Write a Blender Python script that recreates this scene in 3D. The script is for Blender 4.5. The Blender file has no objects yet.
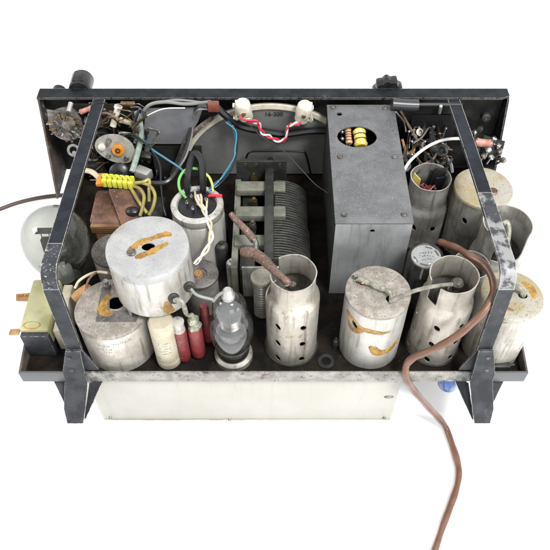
import bpy, bmesh, math, random
from mathutils import Vector, Matrix, noise
random.seed(11)
PI = math.pi
C = bpy.context.scene.collection
S = 0.01                                   # everything below is written in centimetres

# ------------------------------------------------------------------ camera measurements
F = 679.0; TH = math.atan(1.268); sT, cT = math.sin(TH), math.cos(TH)
def at(px, py, z):
    """point on the plane of height z (cm) that the photograph shows at px, py"""
    k = (275 - py) / F
    y = (k*(65.9 - z*sT) + 9.42 - z*cT) / (sT - k*cT)
    Z = 65.9 + y*cT - z*sT
    return Vector(((px - 277)*Z/F, y, z))
def aty(px, py, y):
    """point on the upright plane y (cm)"""
    k = (275 - py) / F
    z = (k*(65.9 + y*cT) + 9.42 - y*sT) / (cT + k*sT)
    Z = 65.9 + y*cT - z*sT
    return Vector(((px - 277)*Z/F, y, z))

# ------------------------------------------------------------------ materials
def mat(name, base, alt=None, rough=0.5, metal=0.0, scale=0.6, bump=0.0, bscale=8.0,
        speck=None, sscale=9.0, sthr=0.62, edge=None, edge_r=0.12, ethr=0.5, rvar=0.0, detail=6, coat=0.0,
        dirt=None, dthr=0.55, dscale=0.35, stretch=(1,1,1), lo=.38, hi=.62, trans=0.0, ior=1.45, spec=None, K=.43, streak=None, st=(.50,.72)):
    m = bpy.data.materials.new(name); m.use_nodes = True
    nt = m.node_tree; N = nt.nodes; L = nt.links
    b = N['Principled BSDF']
    tc = N.new('ShaderNodeTexCoord'); oi = N.new('ShaderNodeObjectInfo')
    mp = N.new('ShaderNodeMapping'); mp.inputs['Scale'].default_value = (100*stretch[0], 100*stretch[1], 100*stretch[2])
    ml = N.new('ShaderNodeMath'); ml.operation = 'MULTIPLY'; ml.inputs[1].default_value = 37.0
    L.new(oi.outputs['Random'], ml.inputs[0]); L.new(tc.outputs['Object'], mp.inputs['Vector'])
    va = N.new('ShaderNodeVectorMath'); va.operation = 'ADD'
    L.new(mp.outputs[0], va.inputs[0]); L.new(ml.outputs[0], va.inputs[1]); V = va.outputs[0]
    def nz(sc, det=detail, r=.6):
        n = N.new('ShaderNodeTexNoise'); n.inputs['Scale'].default_value = sc
        n.inputs['Detail'].default_value = det; n.inputs['Roughness'].default_value = r
        L.new(V, n.inputs['Vector']); return n.outputs['Fac']
    def ramp(f, a, c):
        r = N.new('ShaderNodeMapRange'); r.inputs[1].default_value = a; r.inputs[2].default_value = c
        r.interpolation_type = 'SMOOTHSTEP'; L.new(f, r.inputs[0]); return r.outputs[0]
    if not trans and name != 'white_sheet':
        q_ = lambda c: tuple(v*K for v in c) if isinstance(c, tuple) else c
        base, alt, speck, edge, dirt, streak = q_(base), q_(alt), q_(speck), q_(edge), q_(dirt), q_(streak)
    def mix(f, a, c):
        x = N.new('ShaderNodeMix'); x.data_type = 'RGBA'
        L.new(f, x.inputs[0])
        for i, v in ((6, a), (7, c)):
            if isinstance(v, tuple): x.inputs[i].default_value = (*v, 1)
            else: L.new(v, x.inputs[i])
        return x.outputs[2]
    col = base
    if alt: col = mix(ramp(nz(scale), lo, hi), base, alt)
    if dirt: col = mix(ramp(nz(dscale, 9, .72), dthr, dthr+.09), col, dirt)
    if speck: col = mix(ramp(nz(sscale, 3, .65), sthr, sthr+.06), col, speck)
    if streak:
        m2_ = N.new('ShaderNodeMapping'); m2_.inputs['Scale'].default_value = (1.6, 1.6, .14); L.new(V, m2_.inputs['Vector'])
        n2_ = N.new('ShaderNodeTexNoise'); n2_.inputs['Scale'].default_value = 1.0; n2_.inputs['Detail'].default_value = 7; n2_.inputs['Roughness'].default_value = .65
        L.new(m2_.outputs[0], n2_.inputs['Vector']); col = mix(ramp(n2_.outputs['Fac'], *st), col, streak)
    if edge:
        bv = N.new('ShaderNodeBevel'); bv.samples = 4; bv.inputs['Radius'].default_value = edge_r*S
        ge = N.new('ShaderNodeNewGeometry'); d = N.new('ShaderNodeVectorMath'); d.operation = 'DOT_PRODUCT'
        L.new(bv.outputs[0], d.inputs[0]); L.new(ge.outputs['Normal'], d.inputs[1])
        iv = N.new('ShaderNodeMath'); iv.operation = 'SUBTRACT'; iv.inputs[0].default_value = 1; L.new(d.outputs['Value'], iv.inputs[1])
        ad = N.new('ShaderNodeMath'); ad.operation = 'MULTIPLY'
        L.new(iv.outputs[0], ad.inputs[0]); L.new(ramp(nz(2.2, 8, .7), ethr-.1, ethr+.12), ad.inputs[1])
        col = mix(ramp(ad.outputs[0], .015, .10), col, edge)
    if isinstance(col, tuple): b.inputs['Base Color'].default_value = (*col, 1)
    else: L.new(col, b.inputs['Base Color'])
    b.inputs['Metallic'].default_value = metal
    b.inputs['Roughness'].default_value = rough
    b.inputs['IOR'].default_value = ior
    if spec is not None: b.inputs['Specular IOR Level'].default_value = spec
    if trans: b.inputs['Transmission Weight'].default_value = trans
    if coat: b.inputs['Coat Weight'].default_value = coat; b.inputs['Coat Roughness'].default_value = .1
    if rvar:
        rr = N.new('ShaderNodeMapRange'); rr.inputs[1].default_value = .3; rr.inputs[2].default_value = .7
        rr.inputs[3].default_value = rough-rvar; rr.inputs[4].default_value = rough+rvar
        L.new(nz(1.7), rr.inputs[0]); L.new(rr.outputs[0], b.inputs['Roughness'])
    if bump:
        bp = N.new('ShaderNodeBump'); bp.inputs['Strength'].default_value = bump; bp.inputs['Distance'].default_value = .05*S
        L.new(nz(bscale, 5), bp.inputs['Height']); L.new(bp.outputs[0], b.inputs['Normal'])
    return m
M = {}
M['ground'] = mat('white_sheet', (.9,.9,.9), rough=.9)
M['deck'] = mat('dark_deck', (.008,.007,.006), (.026,.019,.014), .75, 0, .5, .5, speck=(.14,.11,.08), sthr=.69, sscale=3, spec=.12)
M['flange'] = mat('navy_paint', (.008,.011,.016), (.022,.027,.034), .5, 0, .7, .5, 5, speck=(.10,.10,.10), sthr=.68, sscale=5, edge=(.7,.62,.52), ethr=.47, edge_r=.09, spec=.2, dirt=(.10,.10,.10), dthr=.61)
M['strap_up'] = mat('chipped_black_paint', (.006,.010,.018), (.020,.027,.038), .45, 0, .6, .6, 5, spec=.22, speck=(.16,.16,.16), sthr=.70, sscale=5, dirt=(.55,.55,.53), dthr=.67, edge=(.85,.80,.72), ethr=.43, edge_r=.12)
M['strap_worn'] = mat('worn_grey_strap', (.030,.036,.046), (.06,.065,.075), .5, .1, .8, .5, 5, dirt=(.40,.40,.40), dthr=.46, dscale=.45, speck=(.35,.35,.35), sthr=.64, sscale=5, edge=(.85,.82,.75), ethr=.43, edge_r=.1)
M['strap_spot'] = mat('speckled_black_strap', (.016,.02,.028), (.05,.055,.065), .5, 0, .8, .5, 5, speck=(.55,.55,.54), sthr=.60, sscale=5, dirt=(.62,.62,.6), dthr=.60, dscale=.7, edge=(.85,.82,.75), ethr=.43, edge_r=.1)
M['strap_lo'] = mat('slate_grey_paint', (.040,.043,.050), (.075,.08,.088), .55, 0, .5, .6, 4, spec=.18, speck=(.2,.2,.2), sthr=.72, sscale=5, dirt=(.11,.11,.115), dthr=.60, edge=(.7,.67,.6), ethr=.50, edge_r=.08)
M['inner'] = mat('panel_inside', (.010,.010,.010), (.045,.045,.042), .65, 0, .25, .3, speck=(.12,.09,.07), sthr=.70, sscale=3, spec=.2)
M['rust'] = mat('rusty_side', (.05,.045,.042), (.13,.10,.085), .7, 0, .45, .5, dirt=(.42,.38,.34), dthr=.57, dscale=.6, speck=(.3,.2,.15), sthr=.62, sscale=4, K=.6)
M['box_white'] = mat('cream_box_paint', (.64,.625,.55), (.68,.665,.60), .5, 0, .18, .08, speck=(.35,.32,.25), sthr=.76, sscale=2, streak=(.58,.565,.50), st=(.5,.8))
M['cream'] = mat('cream_can_paint', (.95,.93,.88), (.80,.77,.70), .36, .35, .35, .25, 5, speck=(.35,.3,.22), sthr=.70, sscale=3.5, dirt=(.52,.47,.39), dthr=.62, dscale=.4, rvar=.1, streak=(.40,.36,.30), K=.41)
M['cream_dirty'] = mat('dirty_can_paint', (.92,.88,.80), (.66,.61,.52), .4, .3, .4, .3, 5, speck=(.2,.15,.1), sthr=.68, sscale=4, dirt=(.22,.18,.14), dthr=.60, dscale=.45, rvar=.1, streak=(.30,.26,.20), K=.43)
M['shield'] = mat('shield_aluminium', (.90,.85,.75), (.72,.66,.55), .38, .6, .4, .25, 5, speck=(.3,.24,.17), sthr=.68, sscale=3.5, dirt=(.45,.39,.30), dthr=.60, dscale=.5, rvar=.12, streak=(.36,.31,.24), K=.40)
M['shield_grey'] = mat('grey_shield_aluminium', (.80,.78,.71), (.48,.46,.41), .38, .6, .4, .25, 5, speck=(.2,.17,.12), sthr=.68, sscale=3.5, rvar=.1, streak=(.28,.26,.22), K=.55)
M['lid_blue'] = mat('speckled_zinc_lid', (.66,.67,.66), (.80,.80,.78), .42, .2, .5, .4, 14, speck=(.40,.40,.39), sthr=.60, sscale=11, dirt=(.50,.49,.45), dthr=.56, dscale=.7, detail=9, K=.36)
M['lid_grey'] = mat('mottled_lid', (.55,.50,.44), (.38,.34,.28), .45, .25, 1.3, .5, 12, speck=(.2,.17,.14), sthr=.58, sscale=6, dirt=(.75,.71,.64), dthr=.58, dscale=1.0, detail=9, K=.45)
M['lid_dark'] = mat('stained_lid', (.23,.215,.20), (.12,.108,.095), .5, .3, .7, .4, 12, speck=(.42,.40,.37), sthr=.58, sscale=7, dirt=(.05,.045,.04), dthr=.6, dscale=1.2)
M['lid_yellow'] = mat('yellowed_lid', (.62,.59,.50), (.56,.47,.26), .45, .15, .45, .4, 12, speck=(.38,.31,.2), sthr=.58, sscale=5, dirt=(.42,.33,.17), dthr=.59, dscale=.9, lo=.42, hi=.62, detail=9)
M['amber'] = mat('amber_residue', (.60,.34,.06), (.34,.17,.03), .42, 0, 1.3, .6, 6, speck=(.14,.07,.02), sthr=.60, sscale=5, dirt=(.66,.46,.14), dthr=.60, dscale=2, K=.44)
M['grey_box'] = mat('hammered_grey', (.24,.245,.25), (.17,.175,.18), .42, .25, .5, .5, 14, speck=(.34,.34,.35), sthr=.56, sscale=11, dirt=(.09,.09,.09), dthr=.64, dscale=.4, edge=(.3,.3,.3), ethr=.62, edge_r=.06)
M['grey_face'] = mat('smooth_grey_metal', (.62,.64,.65), (.82,.83,.84), .36, .6, .25, .2, speck=(.2,.2,.2), sthr=.69, sscale=3, dirt=(.3,.3,.3), dthr=.64, streak=(.40,.41,.42), st=(.48,.75), K=.52)
M['black'] = mat('black_rubber', (.008,.008,.010), rough=.4)
M['bakelite'] = mat('black_bakelite', (.012,.012,.014), (.03,.03,.032), .35, 0, 1, .3, coat=.1, spec=.3, dirt=(.10,.10,.10), dthr=.63)
M['hole'] = mat('cavity_shade_black', (.004,.004,.006), rough=.9, spec=0.0)  # near-black that stands in for shade inside the cans
M['steel'] = mat('tarnished_steel', (.42,.40,.37), (.22,.19,.16), .35, .85, 1.6, .3, speck=(.1,.06,.04), sthr=.6, sscale=6)
M['bright'] = mat('bright_tin', (.75,.74,.72), (.5,.48,.45), .25, .9, 2, .2)
M['brass'] = mat('tarnished_brass', (.35,.24,.11), (.2,.13,.06), .35, .8, 1.5, .3)
M['copper'] = mat('brown_copper_case', (.20,.10,.065), (.09,.045,.032), .4, .3, .6, .5, dirt=(.36,.22,.16), dthr=.60, dscale=.8, speck=(.42,.32,.25), sthr=.66, sscale=5, edge=(.5,.34,.24), ethr=.5, edge_r=.08, K=.7)
M['winding'] = mat('gold_windings', (.33,.19,.09), (.16,.08,.04), .35, .5, 1, .4, stretch=(.3,.3,6), K=.72)
M['varnish'] = mat('yellow_green_wrap', (.31,.30,.13), (.40,.39,.21), .35, 0, .5, .2, speck=(.3,.3,.15), sthr=.68, sscale=3, dirt=(.38,.39,.24), dthr=.6, coat=.2, K=.72)
M['phenolic'] = mat('brown_phenolic', (.40,.22,.08), (.28,.14,.05), .4, 0, 1.2, .3, speck=(.08,.05,.03), sthr=.62, sscale=5, K=.72)
M['sage'] = mat('dusty_ceramic', (.30,.30,.235), (.20,.205,.16), .55, 0, .8, .3, dirt=(.04,.04,.034), dthr=.6)
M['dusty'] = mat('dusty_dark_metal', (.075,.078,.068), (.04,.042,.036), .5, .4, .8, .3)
M['plates'] = mat('capacitor_plate', (.36,.36,.33), (.22,.22,.205), .42, .7, .8, .1)
M['dial'] = mat('dial_disc', (.20,.205,.195), (.26,.265,.25), .5, 0, .25, .15, dirt=(.12,.12,.11), dthr=.6)
M['dialplate'] = mat('blue_grey_plate', (.33,.335,.36), (.42,.425,.44), .45, .2, .3, .1, dirt=(.2,.2,.2), dthr=.62)
M['strip'] = mat('cream_plastic_strip', (.62,.59,.48), (.5,.46,.36), .4, 0, 1, .1, K=.72)
M['ceramic'] = mat('white_ceramic', (.60,.58,.49), (.46,.43,.34), .3, 0, 1.2, .15, coat=.3, speck=(.45,.38,.25), sthr=.7, sscale=5, K=.72)
M['red_sleeve'] = mat('dull_red_sleeve', (.17,.018,.020), (.11,.014,.015), .5, 0, 1.2, .5, 10, coat=.1, speck=(.34,.14,.13), sthr=.62, sscale=7, dirt=(.09,.03,.02), dthr=.6, K=.8)
M['cap_paper'] = mat('cream_paper', (.44,.41,.31), (.36,.32,.23), .45, 0, .5, .2, speck=(.25,.2,.12), sthr=.66, sscale=4, dirt=(.22,.18,.12), dthr=.62, dscale=.8, K=.7)
M['ink'] = mat('stamp_ink', (.05,.045,.04), rough=.6)
M['cord'] = mat('brown_cord', (.20,.085,.045), (.26,.12,.07), .36, 0, .5, .4, 3, coat=.15, speck=(.10,.04,.025), sthr=.66, sscale=2)
M['cord_dark'] = mat('dark_brown_cord', (.10,.05,.035), rough=.4)
M['lead_brown'] = mat('brown_cloth_sleeve', (.17,.10,.075), (.10,.06,.045), .65, 0, 1.2, .7, 7, speck=(.30,.24,.19), sthr=.58, sscale=4, dirt=(.26,.20,.16), dthr=.56, dscale=1.2, K=.7)
M['lead_grey'] = mat('grey_cloth_lead', (.24,.23,.19), (.14,.13,.105), .6, 0, 1.5, .5, speck=(.35,.33,.28), sthr=.6, sscale=6, K=.72)
M['verdigris'] = mat('verdigris_terminal', (.20,.20,.15), (.36,.36,.28), .55, .3, 2.5, .5, 9, speck=(.07,.06,.05), sthr=.58, sscale=5, K=.72)
M['w_black'] = mat('black_insulation', (.014,.014,.017), rough=.35)
M['w_grey'] = mat('grey_insulation', (.19,.19,.18), rough=.4, K=.72)
M['w_dgrey'] = mat('dark_grey_insulation', (.05,.052,.055), rough=.35)
M['w_green'] = mat('green_insulation', (.14,.42,.09), rough=.35, K=.72)
M['w_ygreen'] = mat('yellow_green_insulation', (.5,.62,.12), rough=.35, K=.72)
M['w_cream'] = mat('cream_insulation', (.62,.55,.38), (.5,.42,.28), rough=.4, K=.72)
M['w_white'] = mat('white_insulation', (.72,.70,.66), rough=.35, K=.72)
M['w_yellow'] = mat('yellow_insulation', (.36,.31,.07), (.22,.18,.05), rough=.4, K=.72)
M['w_red'] = mat('red_insulation', (.65,.03,.06), rough=.35, K=.72)
M['w_blue'] = mat('light_blue_insulation', (.025,.13,.21), (.015,.07,.12), rough=.35, scale=2, K=.72)
M['w_pale'] = mat('pale_blue_insulation', (.05,.20,.28), rough=.35, K=.72)
M['w_sage'] = mat('pale_green_sleeve', (.30,.36,.31), (.22,.27,.23), rough=.45, scale=1.2, K=.72)
M['tape'] = mat('red_brown_tape', (.19,.055,.035), (.14,.04,.028), .45, 0, 1, .2, K=.72)
M['lime'] = mat('lime_terminal_plastic', (.58,.62,.03), (.70,.68,.10), .25, 0, 1.2, .2, coat=.5, dirt=(.45,.35,.04), dthr=.58, dscale=1.5, K=.68)
M['orange'] = mat('orange_wax', (.62,.24,.02), (.5,.17,.015), .3, 0, 2, .2, coat=.3, K=.72)
M['pink'] = mat('salmon_resistor_body', (.42,.17,.12), (.5,.25,.2), .45, 0, 2, .2, K=.72)
M['beige'] = mat('beige_resistor', (.52,.30,.14), (.6,.38,.2), .4, 0, 2, .2, K=.72)
M['yellow_film'] = mat('yellow_capacitor_film', (.68,.50,.08), (.72,.58,.16), .25, 0, 2, .15, coat=.5, K=.72)
M['blue_plastic'] = mat('blue_plastic', (.006,.07,.26), (.008,.09,.32), .3, 0, 1, .1, coat=.3, K=.72)
def thin_glass(name, tint, dust, dcol=(.6,.6,.57), fres=1.5):
    m = bpy.data.materials.new(name); m.use_nodes = True; nt = m.node_tree; N, L = nt.nodes, nt.links
    N.remove(N['Principled BSDF']); out = N['Material Output']
    tr = N.new('ShaderNodeBsdfTransparent'); tr.inputs[0].default_value = (*tint,1)
    gl = N.new('ShaderNodeBsdfGlossy'); gl.inputs['Roughness'].default_value = .03; gl.inputs[0].default_value = (1,1,1,1)
    df = N.new('ShaderNodeBsdfDiffuse'); df.inputs[0].default_value = (*dcol,1)
    fr = N.new('ShaderNodeLayerWeight'); fr.inputs[0].default_value = .5
    pw = N.new('ShaderNodeMath'); pw.operation = 'POWER'; pw.inputs[1].default_value = 3.2; L.new(fr.outputs['Facing'], pw.inputs[0])
    tm = N.new('ShaderNodeMix'); tm.data_type = 'RGBA'; tm.inputs[6].default_value = (*tint,1); tm.inputs[7].default_value = (tint[0]*.30, tint[1]*.31, tint[2]*.30, 1)
    p2 = N.new('ShaderNodeMath'); p2.operation = 'POWER'; p2.inputs[1].default_value = 2.2; L.new(fr.outputs['Facing'], p2.inputs[0]); L.new(p2.outputs[0], tm.inputs[0]); L.new(tm.outputs[2], tr.inputs[0])
    mu = N.new('ShaderNodeMath'); mu.operation = 'MULTIPLY_ADD'; mu.inputs[1].default_value = .45; mu.inputs[2].default_value = .035; mu.use_clamp = True; L.new(pw.outputs[0], mu.inputs[0])
    tc = N.new('ShaderNodeTexCoord'); nz = N.new('ShaderNodeTexNoise'); nz.inputs['Scale'].default_value = 70; nz.inputs['Detail'].default_value = 9; nz.inputs['Roughness'].default_value = .7
    L.new(tc.outputs['Object'], nz.inputs['Vector'])
    mr = N.new('ShaderNodeMapRange'); mr.inputs[1].default_value = .42; mr.inputs[2].default_value = .72; mr.inputs[3].default_value = dust*.35; mr.inputs[4].default_value = dust*3
    L.new(nz.outputs['Fac'], mr.inputs[0])
    m1 = N.new('ShaderNodeMixShader'); L.new(mr.outputs[0], m1.inputs[0]); L.new(tr.outputs[0], m1.inputs[1]); L.new(df.outputs[0], m1.inputs[2])
    m2 = N.new('ShaderNodeMixShader'); L.new(mu.outputs[0], m2.inputs[0]); L.new(m1.outputs[0], m2.inputs[1]); L.new(gl.outputs[0], m2.inputs[2])
    L.new(m2.outputs[0], out.inputs[0]); return m
M['glass'] = thin_glass('clear_glass', (.93,.94,.93), .02)
M['glass_balloon'] = thin_glass('dusty_clear_glass', (.66,.67,.64), .03, (.25,.25,.22))
M['glass_smoke'] = thin_glass('smoky_glass', (.6,.62,.62), .06)
M['anode'] = mat('grey_anode', (.13,.135,.14), (.09,.09,.095), .3, .6, .6, .1, K=.9)
M['anode_dark'] = mat('blackened_anode', (.05,.052,.055), (.11,.11,.115), .22, .7, .6, .1, K=.9)
M['mica'] = mat('pale_mica', (.55,.56,.56), (.45,.45,.45), .35, 0, 1, .1)
M['valve_base'] = mat('brown_black_valve_base', (.022,.018,.016), rough=.22, coat=.4)
M['oval'] = mat('pale_plate_metal', (.75,.73,.66), (.55,.53,.46), .4, .3, 1, .3, speck=(.2,.17,.12), sthr=.62, sscale=5)
M['fin'] = mat('aluminium_rim', (.50,.50,.48), (.40,.39,.36), .38, .6, .5, .15, speck=(.2,.18,.14), sthr=.68, sscale=4, K=.72)

def rim_material():
    """old paint on the rear rim: slate at the two ends, rubbed to pale dirty metal along the middle"""
    m = mat('rubbed_rim_paint', (.32,.30,.27), (.52,.50,.46), .45, .3, .6, .5, 8, speck=(.10,.07,.05), sthr=.60, sscale=3, dirt=(.16,.11,.08), dthr=.58, dscale=.4)
    nt = m.node_tree; N, L = nt.nodes, nt.links; b = N['Principled BSDF']
    src = b.inputs['Base Color'].links[0].from_socket
    tc = N.new('ShaderNodeTexCoord'); sp = N.new('ShaderNodeSeparateXYZ'); L.new(tc.outputs['Object'], sp.inputs[0])
    ab = N.new('ShaderNodeMath'); ab.operation = 'ABSOLUTE'; L.new(sp.outputs[0], ab.inputs[0])
    nz = N.new('ShaderNodeTexNoise'); nz.inputs['Scale'].default_value = 60; nz.inputs['Detail'].default_value = 8; nz.inputs['Roughness'].default_value = .7
    L.new(tc.outputs['Object'], nz.inputs['Vector'])
    ma = N.new('ShaderNodeMath'); ma.operation = 'MULTIPLY_ADD'; ma.inputs[1].default_value = .16; L.new(nz.outputs['Fac'], ma.inputs[0]); L.new(ab.outputs[0], ma.inputs[2])
    r = N.new('ShaderNodeMapRange'); r.inputs[1].default_value = .245; r.inputs[2].default_value = .262; L.new(ma.outputs[0], r.inputs[0])
    mx = N.new('ShaderNodeMix'); mx.data_type = 'RGBA'; L.new(r.outputs[0], mx.inputs[0]); L.new(src, mx.inputs[6]); mx.inputs[7].default_value = (.065,.067,.07,1)
    L.new(mx.outputs[2], b.inputs['Base Color'])
    return m
M['rim'] = rim_material()

# ------------------------------------------------------------------ mesh helpers
def bnew(): return bmesh.new()
def frame_to(d):
    d = Vector(d).normalized()
    return d.to_track_quat('Z', 'Y').to_matrix().to_4x4()
def box(bm, x0, x1, y0, y1, z0, z1, bev=0.0, T=None):
    r = bmesh.ops.create_cube(bm, size=1)
    vs = r['verts']
    for v in vs:
        v.co = Vector(((x0+x1)/2 + v.co.x*(x1-x0), (y0+y1)/2 + v.co.y*(y1-y0), (z0+z1)/2 + v.co.z*(z1-z0)))
    if bev:
        es = list({e for v in vs for e in v.link_edges})
        rr = bmesh.ops.bevel(bm, geom=es, offset=bev, segments=2, affect='EDGES', profile=.5)
        vs = list({v for f in rr['faces'] for v in f.verts} | {v for v in vs if v.is_valid})
    if T is not None:
        for v in vs: v.co = T @ v.co
    return vs
def lathe(bm, prof, c=(0,0,0), seg=48, closed=False, T=None, wob=0.0, ws=.35, seed=0.0):
    rings = []
    c = Vector(c)
    for (r, z) in prof:
        if r < 1e-6:
            p = Vector((0, 0, z)); p = (T @ p) if T is not None else p
            rings.append([bm.verts.new(p + c)])
        else:
            ring = []
            for i in range(seg):
                a = 2*PI*i/seg
                rr = r
                if wob: rr += wob*noise.noise(Vector((math.cos(a)*1.6+seed, math.sin(a)*1.6, z*ws)))
                p = Vector((rr*math.cos(a), rr*math.sin(a), z)); p = (T @ p) if T is not None else p
                ring.append(bm.verts.new(p + c))
            rings.append(ring)
    n = len(rings)
    for k in range(n if closed else n-1):
        A, B = rings[k], rings[(k+1) % n]
        for i in range(seg):
            j = (i+1) % seg
            if len(A) == 1 and len(B) == 1: break
            if len(A) == 1: bm.faces.new((A[0], B[i], B[j]))
            elif len(B) == 1: bm.faces.new((A[i], B[0], A[j]))
            else: bm.faces.new((A[i], B[i], B[j], A[j]))
def cyl(bm, p0, p1, r, r2=None, seg=20, rnd=0.0):
    p0, p1 = Vector(p0), Vector(p1); h = (p1-p0).length; r2 = r if r2 is None else r2
    q = rnd
    prof = [(0,0), (r-q,0), (r,q), (r2,h-q), (r2-q,h), (0,h)] if q else [(0,0), (r,0), (r2,h), (0,h)]
    lathe(bm, prof, p0, seg, T=frame_to(p1-p0))
def spline(pts, n=8):
    pts = [Vector(p) for p in pts]
    if len(pts) < 3: return pts
    P = [2*pts[0]-pts[1]] + pts + [2*pts[-1]-pts[-2]]
    out = []
    for i in range(1, len(P)-2):
        for k in range(n):
            t = k/n; a, b, c, d = P[i-1], P[i], P[i+1], P[i+2]
            out.append(.5*((2*b) + (c-a)*t + (2*a-5*b+4*c-d)*t*t + (3*b-a-3*c+d)*t**3))
    out.append(pts[-1]); return out
def tube(bm, pts, r, seg=10, n=8, rad=None, raw=False):
    P = pts if raw else spline(pts, n)
    P = [Vector(p) for p in P]
    prev = None; rings = []
    up = Vector((.13, .27, 1)).normalized()
    for i, p in enumerate(P):
        t = (P[min(i+1, len(P)-1)] - P[max(i-1, 0)]).normalized()
        if prev is None:
            s = t.cross(up).normalized()
        else:
            s = (prev - t*prev.dot(t)).normalized()
        prev = s; u = t.cross(s)
        rr = rad(i/(len(P)-1)) if rad else r
        rings.append([bm.verts.new(p + rr*(math.cos(2*PI*k/seg)*s + math.sin(2*PI*k/seg)*u)) for k in range(seg)])
    for A, B in zip(rings, rings[1:]):
        for i in range(seg):
            j = (i+1) % seg; bm.faces.new((A[i], A[j], B[j], B[i]))
    bm.faces.new(rings[0][::-1]); bm.faces.new(rings[-1])
def prism(bm, pts, d):
    """flat outline (3D points) pushed along vector d"""
    pts = [Vector(p) for p in pts]; d = Vector(d)
    a = [bm.verts.new(p) for p in pts]; b = [bm.verts.new(p+d) for p in pts]
    bm.faces.new(a); bm.faces.new(b[::-1])
    for i in range(len(a)):
        j = (i+1) % len(a); bm.faces.new((a[i], b[i], b[j], a[j]))
def strapbar(bm, pts, w, th):
    """flat bar along pts in the y-z plane, w wide in x, th thick"""
    P = [Vector(p) for p in pts]; rings = []
    for i, p in enumerate(P):
        t = (P[min(i+1, len(P)-1)] - P[max(i-1, 0)]).normalized()
        n = Vector((0, -t.z, t.y)).normalized()
        x = Vector((1,0,0))
        rings.append([bm.verts.new(p + sx*w/2*x + sn*th/2*n) for sx, sn in ((-1,-1),(1,-1),(1,1),(-1,1))])
    for A, B in zip(rings, rings[1:]):
        for i in range(4):
            j = (i+1) % 4; bm.faces.new((A[i], A[j], B[j], B[i]))
    bm.faces.new(rings[0][::-1]); bm.faces.new(rings[-1])
ORI = {}
def build(name, bm, m, parent=None, origin=None, sharp=38):
    bmesh.ops.recalc_face_normals(bm, faces=bm.faces)
    if parent is not None:
        o0 = ORI[parent.name]
    else:
        o0 = Vector(origin) if origin is not None else Vector((0,0,0))
    for v in bm.verts: v.co = (v.co - o0)*S
    me = bpy.data.meshes.new(name); bm.to_mesh(me); bm.free()
    me.polygons.foreach_set('use_smooth', [True]*len(me.polygons))
    me.set_sharp_from_angle(angle=math.radians(sharp))
    ms = m if isinstance(m, (list, tuple)) else [m]
    for k in ms: me.materials.append(M[k])
    o = bpy.data.objects.new(name, me); C.objects.link(o)
    if parent is not None: o.parent = parent
    else: o.location = o0*S
    ORI[o.name] = o0
    return o
def cut(o, cb):
    """cut real openings through a part (the cutter does not stay in the scene)"""
    o0 = ORI[o.name]
    bmesh.ops.recalc_face_normals(cb, faces=cb.faces)
    for v in cb.verts: v.co = (v.co - o0)*S
    me = bpy.data.meshes.new('t'); cb.to_mesh(me); cb.free()
    t = bpy.data.objects.new('t', me); C.objects.link(t)
    par = o.parent; o.parent = None; loc = o.location.copy(); o.location = (0,0,0)
    bpy.context.view_layer.update()
    md = o.modifiers.new('b', 'BOOLEAN'); md.object = t; md.operation = 'DIFFERENCE'; md.solver = 'EXACT'
    dg = bpy.context.evaluated_depsgraph_get()
    new = bpy.data.meshes.new_from_object(o.evaluated_get(dg))
    if len(new.vertices) == len(o.data.vertices):
        md.solver = 'FAST'; dg = bpy.context.evaluated_depsgraph_get(); dg.update(); new = bpy.data.meshes.new_from_object(o.evaluated_get(dg))
    o.modifiers.clear(); o.data = new; new.name = o.name
    bpy.data.objects.remove(t)
    new.polygons.foreach_set('use_smooth', [True]*len(new.polygons)); new.set_sharp_from_angle(angle=math.radians(32))
    o.parent = par; o.location = loc
    return o
def thing(name, label, cat, loc, group=None):
    o = bpy.data.objects.new(name, None); C.objects.link(o)
    o.location = Vector(loc)*S; o['label'] = label; o['category'] = cat
    o.empty_display_size = .01
    if group: o['group'] = group
    ORI[o.name] = Vector(loc); return o
def tag(o, label, cat, group=None):
    o['label'] = label; o['category'] = cat
    if group: o['group'] = group
    return o
def screw(bm, p, d=(0,0,1), r=.28, h=.16):
    p = Vector(p); T = frame_to(d)
    lathe(bm, [(0,0),(r,0),(r,h*.5),(r*.75,h),(r*.2,h),(0,h*.6)], p, 14, T=T)
def surf_patch(bm, f, spine, off=.035, n=7):
    """thin raised blob that follows a surface; f(u,v,h) -> point; spine = [(u, v, half_width)]"""
    P = spline([(a,b,c) for a,b,c in spine], 6)
    rows = []
    for i, p in enumerate(P):
        t = P[min(i+1, len(P)-1)] - P[max(i-1, 0)]
        t = Vector((t.x, t.y)).normalized() if (abs(t.x)+abs(t.y)) > 1e-9 else Vector((1,0))
        nn = Vector((-t.y, t.x)); w = max(p.z, .01)
        e1 = 1 + .35*noise.noise(Vector((i*.6, 1.7, p.x))); e2 = 1 + .35*noise.noise(Vector((i*.6, 9.7, p.y)))
        row = []
        for k in range(n):
            q = -1 + 2*k/(n-1); ww = w*(e1 if q < 0 else e2)
            h = off*(1-q*q)**.5 if abs(q) < 1 else -.02
            if i in (0, len(P)-1): h = -.02
            row.append(bm.verts.new(f(p.x + nn.x*q*ww, p.y + nn.y*q*ww, h)))
        rows.append(row)
    for A, B in zip(rows, rows[1:]):
        for k in range(n-1): bm.faces.new((A[k], A[k+1], B[k+1], B[k]))
def flat_f(cx, cy, z): return lambda u, v, h: Vector((cx+u, cy+v, z+h))
def wall_f(cx, cy, r): return lambda a, z, h: Vector((cx+(r+h)*math.cos(a/r), cy+(r+h)*math.sin(a/r), z))   # a = arc length in cm, 0 = +x
def wire(name, label, pts, r, m, cat='wire', group='loose wiring', seg=8, n=8):
    P = [at(*p) if len(p) == 3 else aty(p[0], p[1], p[3]) for p in pts]
    bm = bnew(); tube(bm, P, r, seg, n)
    o = build(name, bm, m, origin=P[0]); return tag(o, label, cat, group)

DZ = -1.2          # top of the deck
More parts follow.
